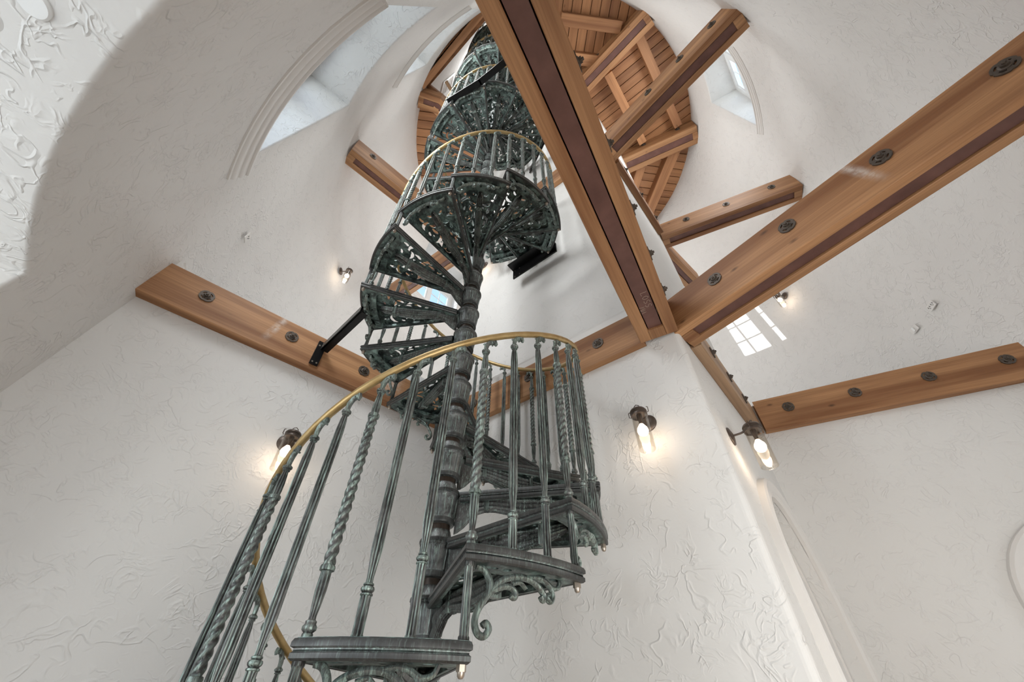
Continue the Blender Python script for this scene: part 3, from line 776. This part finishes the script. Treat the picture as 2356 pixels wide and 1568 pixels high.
# ------------------------------------------------------------------ spiral staircase
SX, SY = -1.4493, 8.6122
TH0, DTH = -1.8052, 0.5308
RB = 3.29; RO = 3.40
Z0 = 0.699                      # top of the tread with index 0
K0, K1 = -5, 57
stair = empty('spiral_staircase', (SX, SY, FLOOR_Z)); tag(stair, 'tall cast spiral staircase with verdigris finish and brass handrail', 'staircase')
OV = .09
def edge_pt(r, dperp): return math.asin(max(-1, min(1, dperp / r)))
def outline(off, rin=.40, ro=RO, nseg=12):
    """tread outline inset by off, counter-clockwise"""
    a0 = lambda r: edge_pt(r, -OV + off); a1 = lambda r: DTH - edge_pt(r, -OV + off)
    r = ro - off; pts = [(rin * cos(a0(rin)), rin * sin(a0(rin)))]
    A0, A1 = a0(r), a1(r)
    for i in range(nseg + 1):
        a = A0 + (A1 - A0) * i / nseg; pts.append((r * cos(a), r * sin(a)))
    pts.append((rin * cos(a1(rin)), rin * sin(a1(rin))))
    return pts
def pol(r, t): return (r * cos(t), r * sin(t))
MIDA = DTH / 2
def loc2(r, t):           # r along the tread's centre line, t across
    return (r * cos(MIDA) - t * sin(MIDA), r * sin(MIDA) + t * cos(MIDA))
def crescent(cx, ct, R_, r_w, a0, a1, n=6):
    o_, i_ = [], []
    for i in range(n + 1):
        a = a0 + (a1 - a0) * i / n; k = sin(pi * i / n)
        o_.append((cx + (R_ + .15 * r_w) * cos(a), ct + (R_ + .15 * r_w) * sin(a))); 
        if 0 < i < n: i_.append((cx + (R_ - r_w * k) * cos(a), ct + (R_ - r_w * k) * sin(a)))
    return o_ + i_[::-1]
def spiral_c(cx, ct, R_, w_, a0, a1, n=9):
    o_ = []; i_ = []
    for i in range(n + 1):
        a = a0 + (a1 - a0) * i / n; rr = R_ * (1 - .25 * i / n); ww = w_ * (.5 + .8 * (i / n))
        o_.append((cx + rr * cos(a), ct + rr * sin(a))); i_.append((cx + (rr - ww) * cos(a), ct + (rr - ww) * sin(a)))
    return o_ + i_[::-1]
def blob(cx, ct, L_, W_, a):
    pts = [(-1, 0), (-.5, .75), (.2, .9), (1, .35), (.8, -.25), (.1, -.35), (-.5, -.6)]
    return [(cx + L_ * x * cos(a) - W_ * y * sin(a), ct + L_ * x * sin(a) + W_ * y * cos(a)) for x, y in pts]
def tri(cx, ct, s_, a):
    return [(cx + s_ * cos(a + b_), ct + s_ * sin(a + b_)) for b_ in (0, 2.3, 3.9)]
holes = []
for sg in (1, -1):
    H_ = [blob(2.67, .50, .09, .06, .2), blob(2.69, .19, .08, .05, 1.0), crescent(2.40, .46, .14, .09, -1.0, 2.2), crescent(2.42, .22, .12, .085, 1.4, 4.4),
          blob(2.14, .50, .075, .05, -.3), blob(2.16, .29, .12, .065, .25), tri(2.22, .13, .05, 2.6), crescent(1.90, .37, .14, .09, 2.2, 5.2),
          blob(1.93, .15, .12, .045, 0), tri(1.66, .36, .10, 2.8), blob(1.62, .18, .12, .06, .2), spiral_c(1.36, .215, .125, .035, .4, 5.2),
          tri(1.12, .165, .08, 3.0), tri(.90, .125, .055, 3.1), blob(2.53, .35, .035, .03, 0), blob(2.03, .41, .035, .03, 0), blob(1.75, .27, .04, .03, 0), blob(1.47, .33, .05, .025, .4)]
    for h in H_:
        cx = sum(p[0] for p in h) / len(h); ct = sum(p[1] for p in h) / len(h)
        h = [(cx + (r_ - cx) * 1.14, ct + (t_ - ct) * 1.14) for r_, t_ in h]
        holes.append([loc2(r_, t_ * sg) for r_, t_ in h])
tb = MB()
plate(tb, outline(.035, .33), holes, -.03, 0.0)
# lower frame: flange strip with slots round a rounded panel opening
def panel_outline():
    a = []; off = .13
    def e0(r): return edge_pt(r, -OV + off)
    def e1(r): return DTH - edge_pt(r, -OV + off)
    a.append(pol(.75, e0(.75))); a.append(pol(2.72, e0(2.72))); a.append(pol(2.84, e0(2.84) + .012)); 
    r = 2.90; s0, s1 = e0(r) + .05, e1(r) - .05
    for i in range(7): a.append(pol(r, s0 + (s1 - s0) * i / 6))
    a.append(pol(2.84, e1(2.84) - .012)); a.append(pol(2.72, e1(2.72))); a.append(pol(.75, e1(.75)))
    return a
def slot(r, t, hl, hw):
    pts = []
    for i in range(5): a = -pi / 2 + pi * i / 4; pts.append((hl * 1 + hw * cos(a), hw * sin(a)))
    for i in range(5): a = pi / 2 + pi * i / 4; pts.append((-hl + hw * cos(a), hw * sin(a)))
    return [((r + y) * cos(t - x / r), (r + y) * sin(t - x / r)) for x, y in pts]
fh = [slot(3.14, DTH * .17, .10, .045), slot(3.14, DTH * .335, .004, .06), slot(3.05, DTH * .5, .004, .04), slot(3.14, DTH * .665, .004, .06), slot(3.14, DTH * .83, .07, .045)]
plate(tb, outline(.03, .42), [panel_outline()] + fh, -.20, -.11)
# moulded nosing swept round the outline
ol = outline(0.0)
N_ = len(ol)
prof = [(0.05, 0.0), (.015, -.012), (.0, -.045), (.0, -.085), (.03, -.10), (.03, -.125), (.012, -.14), (.012, -.185), (.035, -.205), (.075, -.205), (.075, -.05)]
offs = {}
ring = [[(x, y, z) for (x, y) in outline(off_)] for off_, z in prof for _ in (0,)]
ring = []
for off_, z in prof: ring.append([(x, y, z) for x, y in outline(off_)])
vs = [p for r_ in ring for p in r_]; m_ = len(prof)
fs = [(i * N_ + j, i * N_ + (j + 1), ((i + 1) % m_) * N_ + j + 1, ((i + 1) % m_) * N_ + j) for i in range(m_) for j in range(N_ - 1)]
tread_o = tb.build('tread', PATINA_D, stair, smooth=True, angle=30)
nb_ = MB(); nb_.add(vs, fs); nb_.build('nosing', PATINA_L, tread_o, smooth=True, angle=30)
# rib (reeded bracket beam)
rb = MB(); rs = [.30, .38, .5, .62, .75, .95, 1.15, 1.4, 1.7, 2.0, 2.3, 2.5, 2.65, 2.80]
dp = [.84, .80, .70, .56, .43, .36, .36, .40, .43, .40, .34, .30, .26, .18]
hw = [.04, .05, .055, .06, .062, .065, .07, .08, .085, .08, .075, .08, .085, .03]
frs = []
for r_, d_, h_ in zip(rs, dp, hw):
    sec = [(-h_, -.06)]
    for q in range(1, 7): sec.append((-h_ - (.022 if q % 2 else -.004), -.06 - (d_ - .06) * q / 7.5))
    for i in range(11):
        t_ = -1 + 2 * i / 10; sec.append((h_ * t_, -d_ + .05 * t_ * t_ + (.022 if i % 2 else 0)))
    for q in range(6, 0, -1): sec.append((h_ + (.022 if q % 2 else -.004), -.06 - (d_ - .06) * q / 7.5))
    sec.append((h_, -.06))
    frs.append([loc2(r_, t_)[:2] + (z_,) for t_, z_ in sec])
n_ = len(frs[0]); vs = [p for f_ in frs for p in f_]
fs = [(i * n_ + j, i * n_ + (j + 1) % n_, (i + 1) * n_ + (j + 1) % n_, (i + 1) * n_ + j) for i in range(len(frs) - 1) for j in range(n_)]
fs += [tuple(range(n_)), tuple((len(frs) - 1) * n_ + j for j in range(n_ - 1, -1, -1))]
rb.add(vs, fs)
for r_, d_, h_ in ((.95, .31, .085), (2.33, .32, .10)):
    c_ = loc2(r_, 0); rb.obox((c_[0], c_[1], -d_ / 2 - .03), Vector((cos(MIDA), sin(MIDA), 0)), Vector((-sin(MIDA), cos(MIDA), 0)), Vector((0, 0, 1)), .055, h_, d_ / 2)
rib_o = rb.build('rib', PATINA, tread_o, smooth=True, angle=50)
# scroll bracket under the outer edge
RS = 3.17
def cyl(s_, z_): a = s_ / RS; return Vector((RS * cos(a), RS * sin(a), -.20 + z_))
def smoothc(pts, n=5):
    out = []; P_ = [pts[0]] + pts + [pts[-1]]
    for i in range(1, len(P_) - 2):
        for k in range(n):
            t_ = k / n; a, b_, c_, d_ = P_[i - 1], P_[i], P_[i + 1], P_[i + 2]
            out.append(tuple(.5 * ((2 * b_[q]) + (-a[q] + c_[q]) * t_ + (2 * a[q] - 5 * b_[q] + 4 * c_[q] - d_[q]) * t_ * t_ + (-a[q] + 3 * b_[q] - 3 * c_[q] + d_[q]) * t_ ** 3) for q in (0, 1)))
    out.append(pts[-1]); return out
def strap(mb, pts, w0, w1, n=4):
    pp = smoothc(pts, n); L_ = len(pp)
    rad_ = [(.045, w0 + (w1 - w0) * i / (L_ - 1)) for i in range(L_)]
    mb.tube([cyl(*p) for p in pp], rad_, 6, flat=lambda p: Vector((p.x, p.y, 0)).normalized())
sc = MB()
strap(sc, [(.12, -.01), (.22, -.04), (.30, -.14), (.31, -.25), (.25, -.36), (.17, -.48), (.14, -.60), (.18, -.70), (.26, -.73), (.32, -.66), (.28, -.60), (.235, -.63)], .045, .04)
strap(sc, [(.16, -.50), (.22, -.40), (.31, -.29), (.44, -.22), (.58, -.195), (.67, -.245), (.655, -.31), (.60, -.29)], .04, .035)
strap(sc, [(.31, -.29), (.42, -.17), (.56, -.10), (.74, -.065), (.92, -.08), (1.04, -.14), (1.13, -.22), (1.11, -.28), (1.07, -.24)], .045, .04)
strap(sc, [(.85, -.065), (1.02, -.035), (1.16, -.06), (1.25, -.12), (1.29, -.21), (1.24, -.28), (1.18, -.24), (1.22, -.20)], .035, .035)
strap(sc, [(1.22, -.09), (1.30, -.12), (1.41, -.09), (1.46, -.0)], .035, .03)
strap(sc, [(.62, -.16), (.74, -.13), (.83, -.19)], .03, .02)
scroll_o = sc.build('scroll_bracket', PATINA, tread_o, smooth=True, angle=60)
# post between this tread's front corner and the tread below
po = MB(); c_ = pol(RB, 0)
po.lathe([(.068, -.19), (.068, -.24), (.058, -.26), (.056, -.95), (.066, -.965), (.066, -1.0)], 50, (c_[0], c_[1], 0), 10, .28, 0, -.97, -.25)
post_o = po.build('post', PATINA, tread_o, smooth=True, angle=50)
nu = MB(); c_ = pol(RB, DTH)
nu.prism([(c_[0] + .055 * cos(pi / 3 * i), c_[1] + .055 * sin(pi / 3 * i)) for i in range(6)], -.265, -.20)
nu.lathe([(.004, -.325), (.026, -.32), (.04, -.30), (.044, -.265)], 12, (c_[0], c_[1], 0))
nut_o = nu.build('acorn_nut', NICKEL, tread_o, smooth=True, angle=35); nut_o['label'] = 'bright acorn nut'

# column drum, one per tread
dr = MB()
dr.lathe([(.235, .21), (.245, .17), (.285, .05), (.30, .03), (.355, .02), (.365, -.005), (.365, -.04), (.345, -.055), (.35, -.075), (.34, -.10), (.325, -.12),
          (.318, -.16), (.305, -.30), (.29, -.42), (.275, -.52), (.27, -.55), (.292, -.565), (.298, -.59), (.298, -.64), (.285, -.665), (.25, -.675), (.23, -.68)], 32)
for i in range(12):            # raised vertical fillets and a small leaf on each face
    a = 2 * pi * i / 12; ca, sa = cos(a), sin(a)
    dr.tube([(.328 * ca, .328 * sa, -.13), (.312 * ca, .312 * sa, -.30), (.283 * ca, .283 * sa, -.53)], .012, 5)
    a += pi / 12 * 1.0; ca, sa = cos(a), sin(a); t_ = Vector((-sa, ca, 0))
    if i % 2 == 0:
        o_ = Vector((.316 * ca, .316 * sa, 0))
        dr.tube([o_ + Vector((0, 0, -.16)), o_ * .985 + Vector((0, 0, -.30))], [.018, .006], 5)
        dr.tube([o_ + t_ * -.04 + Vector((0, 0, -.19)), o_ + Vector((0, 0, -.23)), o_ + t_ * .04 + Vector((0, 0, -.19))], .009, 5)
drum_o = dr.build('column_drum', PATINA_M, stair, smooth=True, angle=35)
pl = MB(); pl.lathe([(.222, 0), (.222, Z0 + K1 + .3 - FLOOR_Z)], 24); o = pl.build('centre_pole', POLE, stair, smooth=True, angle=50); o['label'] = 'brown steel pole inside the cast drums'

# balusters: shared upper form, plus a fluted foot of varying length
def hook(mb, zk):
    """goose-neck from the neck knob up to the rail; +y is uphill"""
    mb.tube([(0, 0, zk + .04), (0, .0, zk + .12), (0, .015, zk + .20), (0, .06, zk + .265), (0, .12, zk + .29), (0, .175, zk + .285)],
            [.040, .043, .047, .048, .050, .044], 8)
    mb.tube([(0, -.0, zk + .17), (0, -.045, zk + .20), (0, -.06, zk + .185)], [.028, .022, .012], 6)
    mb.tube([(0, .165, zk + .33), (0, .19, zk + .27), (0, .18, zk + .225)], [.044, .036, .026], 6)
    mb.tube([(.03, .13, zk + .26), (.062, .13, zk + .26)], .016, 6); mb.tube([(-.03, .13, zk + .26), (-.062, .13, zk + .26)], .016, 6)
def baluster(foot):
    """foot: length of the fluted lower part; ring at z=foot, knob at foot+3.29"""
    mb = MB(); f = foot
    mb.lathe([(.066, 0), (.066, .02), (.06, .03), (.062, f - .07), (.062, f - .05)], 48, (0, 0, 0), 8, .30, 0, .02, f - .06)
    z = f - .06
    mb.lathe([(.05, z), (.072, z + .01), (.072, z + .025), (.055, z + .035), (.075, z + .055), (.08, z + .075), (.072, z + .095), (.05, z + .105), (.062, z + .115), (.06, z + .13), (.042, z + .14)], 16)
    z = f + .08; tk = f + 3.29
    pr = [(.042, z), (.040, z + .05), (.052, z + .18), (.068, z + .34), (.070, z + .45)]
    zz_ = z + .55
    while zz_ < tk - .45: pr.append((.068, zz_)); zz_ += .35
    pr += [(.066, tk - .35), (.055, tk - .15), (.040, tk - .06), (.038, tk - .03)]
    mb.lathe(pr, 48, (0, 0, 0), 8, .30)
    mb.lathe([(.04, tk - .05), (.06, tk - .045), (.06, tk - .03), (.05, tk - .02), (.078, tk + .0), (.078, tk + .025), (.05, tk + .05), (.04, tk + .06)], 16)
    hook(mb, tk); return mb
def twisted():
    mb = MB()
    mb.lathe([(.06, 0), (.06, .03), (.05, .045), (.078, .07), (.08, .10), (.06, .125), (.062, .15), (.042, .165), (.040, .2), (.055, .32), (.066, .45), (.064, .60), (.06, .66)], 48, (0, 0, 0), 8, .28, 0, .18, .65)
    mb.lathe([(.06, .65), (.088, .66), (.092, .69), (.085, .715), (.06, .725)], 18)
    pr = [(.078, .72 + i * (2.14 / 130)) for i in range(131)]
    mb.lathe(pr, 18, (0, 0, 0), 3, .26, -15.5)
    mb.lathe([(.06, 2.85), (.088, 2.86), (.092, 2.89), (.085, 2.915), (.06, 2.925)], 18)
    mb.lathe([(.058, 2.92), (.064, 3.0), (.062, 3.12), (.05, 3.26), (.04, 3.34), (.038, 3.36)], 48, (0, 0, 0), 8, .28)
    mb.lathe([(.04, 3.33), (.06, 3.335), (.06, 3.35), (.05, 3.36), (.078, 3.38), (.078, 3.405), (.05, 3.43), (.04, 3.44)], 16)
    hook(mb, 3.38); return mb
b0 = twisted().build('twisted_baluster', PATINA, stair, smooth=True, angle=45)
b1 = baluster(.44).build('baluster', PATINA, stair, smooth=True, angle=45)
b2 = baluster(.78).build('baluster', PATINA, stair, smooth=True, angle=45)
zb_ = lambda k: Z0 + k - FLOOR_Z
first = True
for k in range(K0, K1 + 1):
    th = TH0 + k * DTH
    if first: t_ = tread_o; d_ = drum_o; bs = [b0, b1, b2]; first = False
    else:
        t_ = dup(tread_o, stair); d_ = dup(drum_o, stair); bs = [dup(x, stair) for x in (b0, b1, b2)]
    t_.location = Vector((0, 0, zb_(k))) * S; t_.rotation_euler = (0, 0, th)
    d_.location = Vector((0, 0, zb_(k))) * S; d_.rotation_euler = (0, 0, th)
    for i, b_ in enumerate(bs):
        a = th + i * DTH / 3
        b_.location = Vector((RB * cos(a), RB * sin(a), zb_(k))) * S; b_.rotation_euler = (0, 0, a)
# handrail
pts = []; kk = K0 - .05
while kk < K1 + .8:
    a = TH0 + kk * DTH; pts.append((RB * cos(a), RB * sin(a), zb_(kk) + 3.745)); kk += .16
hr = MB(); hr.tube(pts, .068, 12); o = hr.build('handrail', BRASS, stair, smooth=True, angle=60); o['label'] = 'golden brass tube handrail'

# ------------------------------------------------------------------ black mounting brackets bolted to the stair
def hplate(label, pts, h, t=.05, name='steel_bracket', extra=None):
    """vertical flat bar following plan points (x, y, z of the bar's top)"""
    root = empty(name, pts[0]); tag(root, label, 'bracket')
    o = Vector(pts[0])
    mb = MB()
    for a, b_ in zip(pts[:-1], pts[1:]):
        a = Vector(a) - o; b_ = Vector(b_) - o; d = b_ - a; hd = Vector((d.x, d.y, 0)).normalized(); nn = Vector((-hd.y, hd.x, 0)) * t / 2
        mb.add([a - nn, b_ - nn, b_ + nn, a + nn, a - nn - Vector((0, 0, h)), b_ - nn - Vector((0, 0, h)), b_ + nn - Vector((0, 0, h)), a + nn - Vector((0, 0, h))],
               [(0, 1, 2, 3), (7, 6, 5, 4), (0, 4, 5, 1), (1, 5, 6, 2), (2, 6, 7, 3), (3, 7, 4, 0)])
    mb.build('bar', BLACK, root)
    mb = MB(); last = Vector(pts[-1]) - o; d = (Vector(pts[-1]) - Vector(pts[-2])); hd = Vector((d.x, d.y, 0)).normalized(); nn = Vector((-hd.y, hd.x, 0))
    for sx in (.12, .4):
        for sz in (-.08, -h + .08):
            c_ = last - hd * sx + Vector((0, 0, sz)); mb.obox(c_, hd, nn, Vector((0, 0, 1)), .025, t / 2 + .012, .025)
    mb.build('bolt', NICKEL, root)
    return root
zs9 = 9.55
ra = hplate('black steel arm reaching from the stair to the long left beam', [(-4.75, 8.2, 9.55), (-6.60, 10.0, 9.55)], .26, .06)
mb = MB(); o0 = Vector((-4.75, 8.2, 9.55)); d_ = Vector((-1.85, 1.8, 0)); hd = d_.normalized(); nn = Vector((-hd.y, hd.x, 0))
mb.obox(d_ / 2 - nn * .12 + Vector((0, 0, -.24)), hd, nn, Vector((0, 0, 1)), d_.length / 2, .12, .02); mb.build('flange', BLACK, ra)
mb = MB(); c_ = Vector((-6.62, 9.98, 9.1)) - o0; mb.obox(c_, dL, nL, Vector((0, 0, 1)), .14, .03, .5); mb.build('foot', BLACK, ra)
mb = MB()
for zz_ in (-.42, .3):
    for xx_ in (-.07, .07): mb.obox(c_ + dL * xx_ + nL * .03 + Vector((0, 0, zz_)), dL, nL, Vector((0, 0, 1)), .025, .02, .025)
mb.build('bolt', NICKEL, ra)
def tp(k, r): a = TH0 + k * DTH; return (SX + r * cos(a), SY + r * sin(a))
p0 = tp(15.95, 3.5); p1 = tp(17.0, 3.62)
r_ = hplate('black steel plate hanging off the stair right of the column', [(1.95, 9.75, 15.95), (.02, 11.35, 15.95)], .62, .06)
mb = MB(); o0 = Vector((1.95, 9.75, 15.95)); d_ = Vector((.02 - 1.95, 11.35 - 9.75, 0)); hd = d_.normalized(); nn = Vector((-hd.y, hd.x, 0))
mb.obox(d_ / 2 + nn * .22, hd, nn, Vector((0, 0, 1)), d_.length / 2, .25, .03); mb.build('flange', BLACK, r_)
cp = [(-3.45, 6.05, 23.5), (-1.75, 5.15, 23.5), (.6, 3.55, 23.5)]
rc_ = hplate('long black steel bar crossing the upper stair beside the overhead beam', cp, .22, .05)
mb = MB(); o0 = Vector(cp[0])
for a_, b_ in zip(cp[:-1], cp[1:]):
    a_ = Vector(a_) - o0; b_ = Vector(b_) - o0; hd = (b_ - a_).normalized(); nn = Vector((-hd.y, hd.x, 0))
    mb.obox((a_ + b_) / 2 - nn * .13 + Vector((0, 0, -.2)), hd, nn, Vector((0, 0, 1)), (b_ - a_).length / 2 + .03, .15, .025)
mb.build('flange', BLACK, rc_)
p0 = tp(27.3, 3.5); p1 = tp(28.6, 3.6)
hplate('black steel plate on the upper stair behind the handrail', [(p0[0], p0[1], 27.9), (p1[0], p1[1], 27.9)], .6, .06)

# ------------------------------------------------------------------ wall lamps
def make_lamp():
    root = empty('wall_lamp', (0, 0, 0))         # +y points away from the wall, origin on the wall
    mb = MB(); mb.lathe([(.245, 0), (.245, .02), (.23, .04), (.12, .07), (.05, .085), (.0, .085)], 28); mb.v = [(x, z, y) for x, y, z in mb.v]; mb.f = [tuple(reversed(f)) for f in mb.f]; mb.build('backplate', GUNMETAL, root, smooth=True)
    mb = MB(); mb.tube([(0, .07, .0), (0, .25, .0), (0, .36, .02), (0, .48, .05)], .028, 8); mb.build('arm', GUNMETAL, root, smooth=True)
    c = (0, .55, 0)
    mb = MB(); mb.lathe([(.02, .17), (.10, .16), (.19, .13), (.215, .09), (.22, .07), (.205, .06), (.22, .045), (.205, .035), (.22, .015), (.205, .005), (.215, -.02), (.215, -.06), (.2, -.06), (.19, -.02)], 28, c); cap = mb.build('cap', GUNMETAL, root, smooth=True)
    mb = MB(); mb.tube([(-.235, .55, -.02), (-.27, .55, .0), (-.27, .55, .13), (-.235, .55, .15)], .012, 6); mb.tube([(.235, .55, -.02), (.27, .55, .0), (.27, .55, .13), (.235, .55, .15)], .012, 6)
    mb.tube([(-.1, .55, .16), (-.06, .60, .23), (0, .62, .26), (.06, .60, .23), (.1, .55, .16)], .012, 6); mb.build('wire_clip', GUNMETAL, root, smooth=True)
    mb = MB(); mb.lathe([(.205, -.04), (.205, -1.0), (.2, -1.02), (.185, -1.02), (.19, -1.0), (.19, -.04)], 32, c)
    mb.f = [f for f in mb.f if len(f) == 4]; o = mb.build('glass_shade', SHADE, root, smooth=True); o['label'] = 'clear glass cylinder shade'
    mb = MB(); mb.lathe([(.07, -.02), (.07, -.12), (.05, -.2), (.045, -.30)], 16, c); mb.build('socket', GUNMETAL, root, smooth=True)
    mb = MB(); mb.lathe([(.05, -.30), (.08, -.35), (.125, -.42), (.14, -.49), (.125, -.56), (.08, -.61), (.02, -.63)], 20, c); o = mb.build('bulb', BULB, root, smooth=True, angle=80); o['label'] = 'glowing round bulb'
    return root
lamp0 = make_lamp()
def place_lamp(i, p, nrm, label, power):
    o = lamp0 if i == 0 else dup(lamp0)
    o.location = Vector(p) * S; nn = Vector(nrm); o.rotation_euler = (0, 0, atan2(nn.y, nn.x) - pi / 2); tag(o, label, 'wall lamp', 'glass cylinder wall lamps')
    d = bpy.data.lights.new('lamp_light', 'POINT'); d.energy = power; d.color = (1.0, 0.80, 0.62); d.shadow_soft_size = .026
    l_ = bpy.data.objects.new('lamp_light', d); col.objects.link(l_); q = Vector(p) + nn.normalized() * .55 + Vector((0, 0, -.66)); l_.location = q * S
LP = 0.62
place_lamp(0, PL0 + dL * on_line((-6.64, 10.5, 0), PL0, dL) + Vector((0, 0, 5.95)), nL, 'lit lamp partly behind the handrail on the left wall', LP)
place_lamp(1, Q1 + dE * on_line((3.70, 9.12, 0), Q1, dE) + Vector((0, 0, 5.95)), nE, 'lit lamp on the back wall to the right of the balusters', LP)
place_lamp(2, Q1 + dF * 1.35 + Vector((0, 0, 5.6)), nF, 'lit lamp jutting from the wall corner above the arched door', LP)
def cone_n(p): v = Vector((CX - p[0], CY - p[1], 0)); return v.normalized()
p = (-11.25, 15.2, 21.1); place_lamp(3, Vector(p) + cone_n(p) * .05, cone_n(p), 'small lit lamp high on the wall left of the stair', LP)
p = (18.25, 16.5, 20.9); place_lamp(4, Vector(p) + cone_n(p) * .05, cone_n(p), 'small lit lamp above the sunlit patch at right', LP)
place_lamp(5, Q1 + dE * (LE - 1.0) + Vector((0, 0, 19.6)), nE, 'lit lamp hidden behind the stair column, only its glow showing', LP)

# ------------------------------------------------------------------ outlets, vent, soffit disc
def wall_plate(label, p, w, h, sockets, cat='outlet', name='wall_outlet', tilt=None):
    nn = cone_n(p); root = empty(name, p, atan2(nn.y, nn.x) - pi / 2); tag(root, label, cat)
    root.rotation_euler = (R(-6.25), 0, atan2(nn.y, nn.x) - pi / 2)
    mb = MB(); mb.bevbox((-w / 2, 0, -h / 2), (w / 2, .035, h / 2), .012); mb.build('cover', TRIM, root)
    mb = MB()
    for sx in sockets:
        for dx in (-.05, .05): mb.box((sx + dx - .008, .045, -.01), (sx + dx + .008, .056, .06))
        mb.box((sx - .012, .045, -.07), (sx + .012, .056, -.045))
    if sockets: mb.build('socket_slots', SLOT, root)
    else: mb.box((-.05, .05, -.1), (.05, .07, .1)); mb.build('switch', WHITE, root)
wall_plate('white double outlet high on the right wall, upper of the two', (18.55, 11.13, 13.58), .44, .30, (-.11, .11))
wall_plate('white blank plate on the right wall, lower of the two', (18.87, 12.58, 13.59), .44, .28, (), 'switch plate', 'switch_plate')
wall_plate('white outlet on the left round wall above the long beam', (-10.42, 8.25, 13.6), .28, .4, (0,))
p = (-7.2, 12.5, 51.5)
nn = cone_n(p); root = empty('wall_vent', (CX - nn.x * (RAD(51.5) - .03), CY - nn.y * (RAD(51.5) - .03), 51.5) , atan2(nn.y, nn.x) - pi / 2)
ang_v = -159.0; pv = cone(ang_v, 49.2, -.02); nn = cone_n(pv)
root.location = pv * S; root.rotation_euler = (R(-6.25), 0, atan2(nn.y, nn.x) - pi / 2); tag(root, 'white return-air vent in the room above the stair opening', 'vent')
mb = MB(); W2, H2 = .85, 2.6
for a, b_ in (((-W2, 0, -H2), (-W2 + .22, .1, H2)), ((W2 - .22, 0, -H2), (W2, .1, H2)), ((-W2 + .22, 0, -H2), (W2 - .22, .1, -H2 + .3)), ((-W2 + .22, 0, H2 - .3), (W2 - .22, .1, H2)), ((-W2 + .22, 0, -.15), (W2 - .22, .1, .15))): mb.box(a, b_)
mb.build('frame', WHITE, root)
mb = MB()
for i in range(22):
    z = -H2 + .35 + i * (2 * H2 - .7) / 21
    if abs(z) > .2: mb.box((-W2 + .22, .01, z), (W2 - .22, .06, z + .09))
tag(mb.build('slats', TRIM, root), kind='stuff')
root = MB(); root.lathe([(.17, 0), (.17, -.02), (.15, -.04), (.05, -.04)], 32); o = root.build('cover_plate', WHITE, None, smooth=True, loc=(-5.56, .56, 5.9)); tag(o, 'round white plate on the window soffit in the top left corner', 'cover plate')
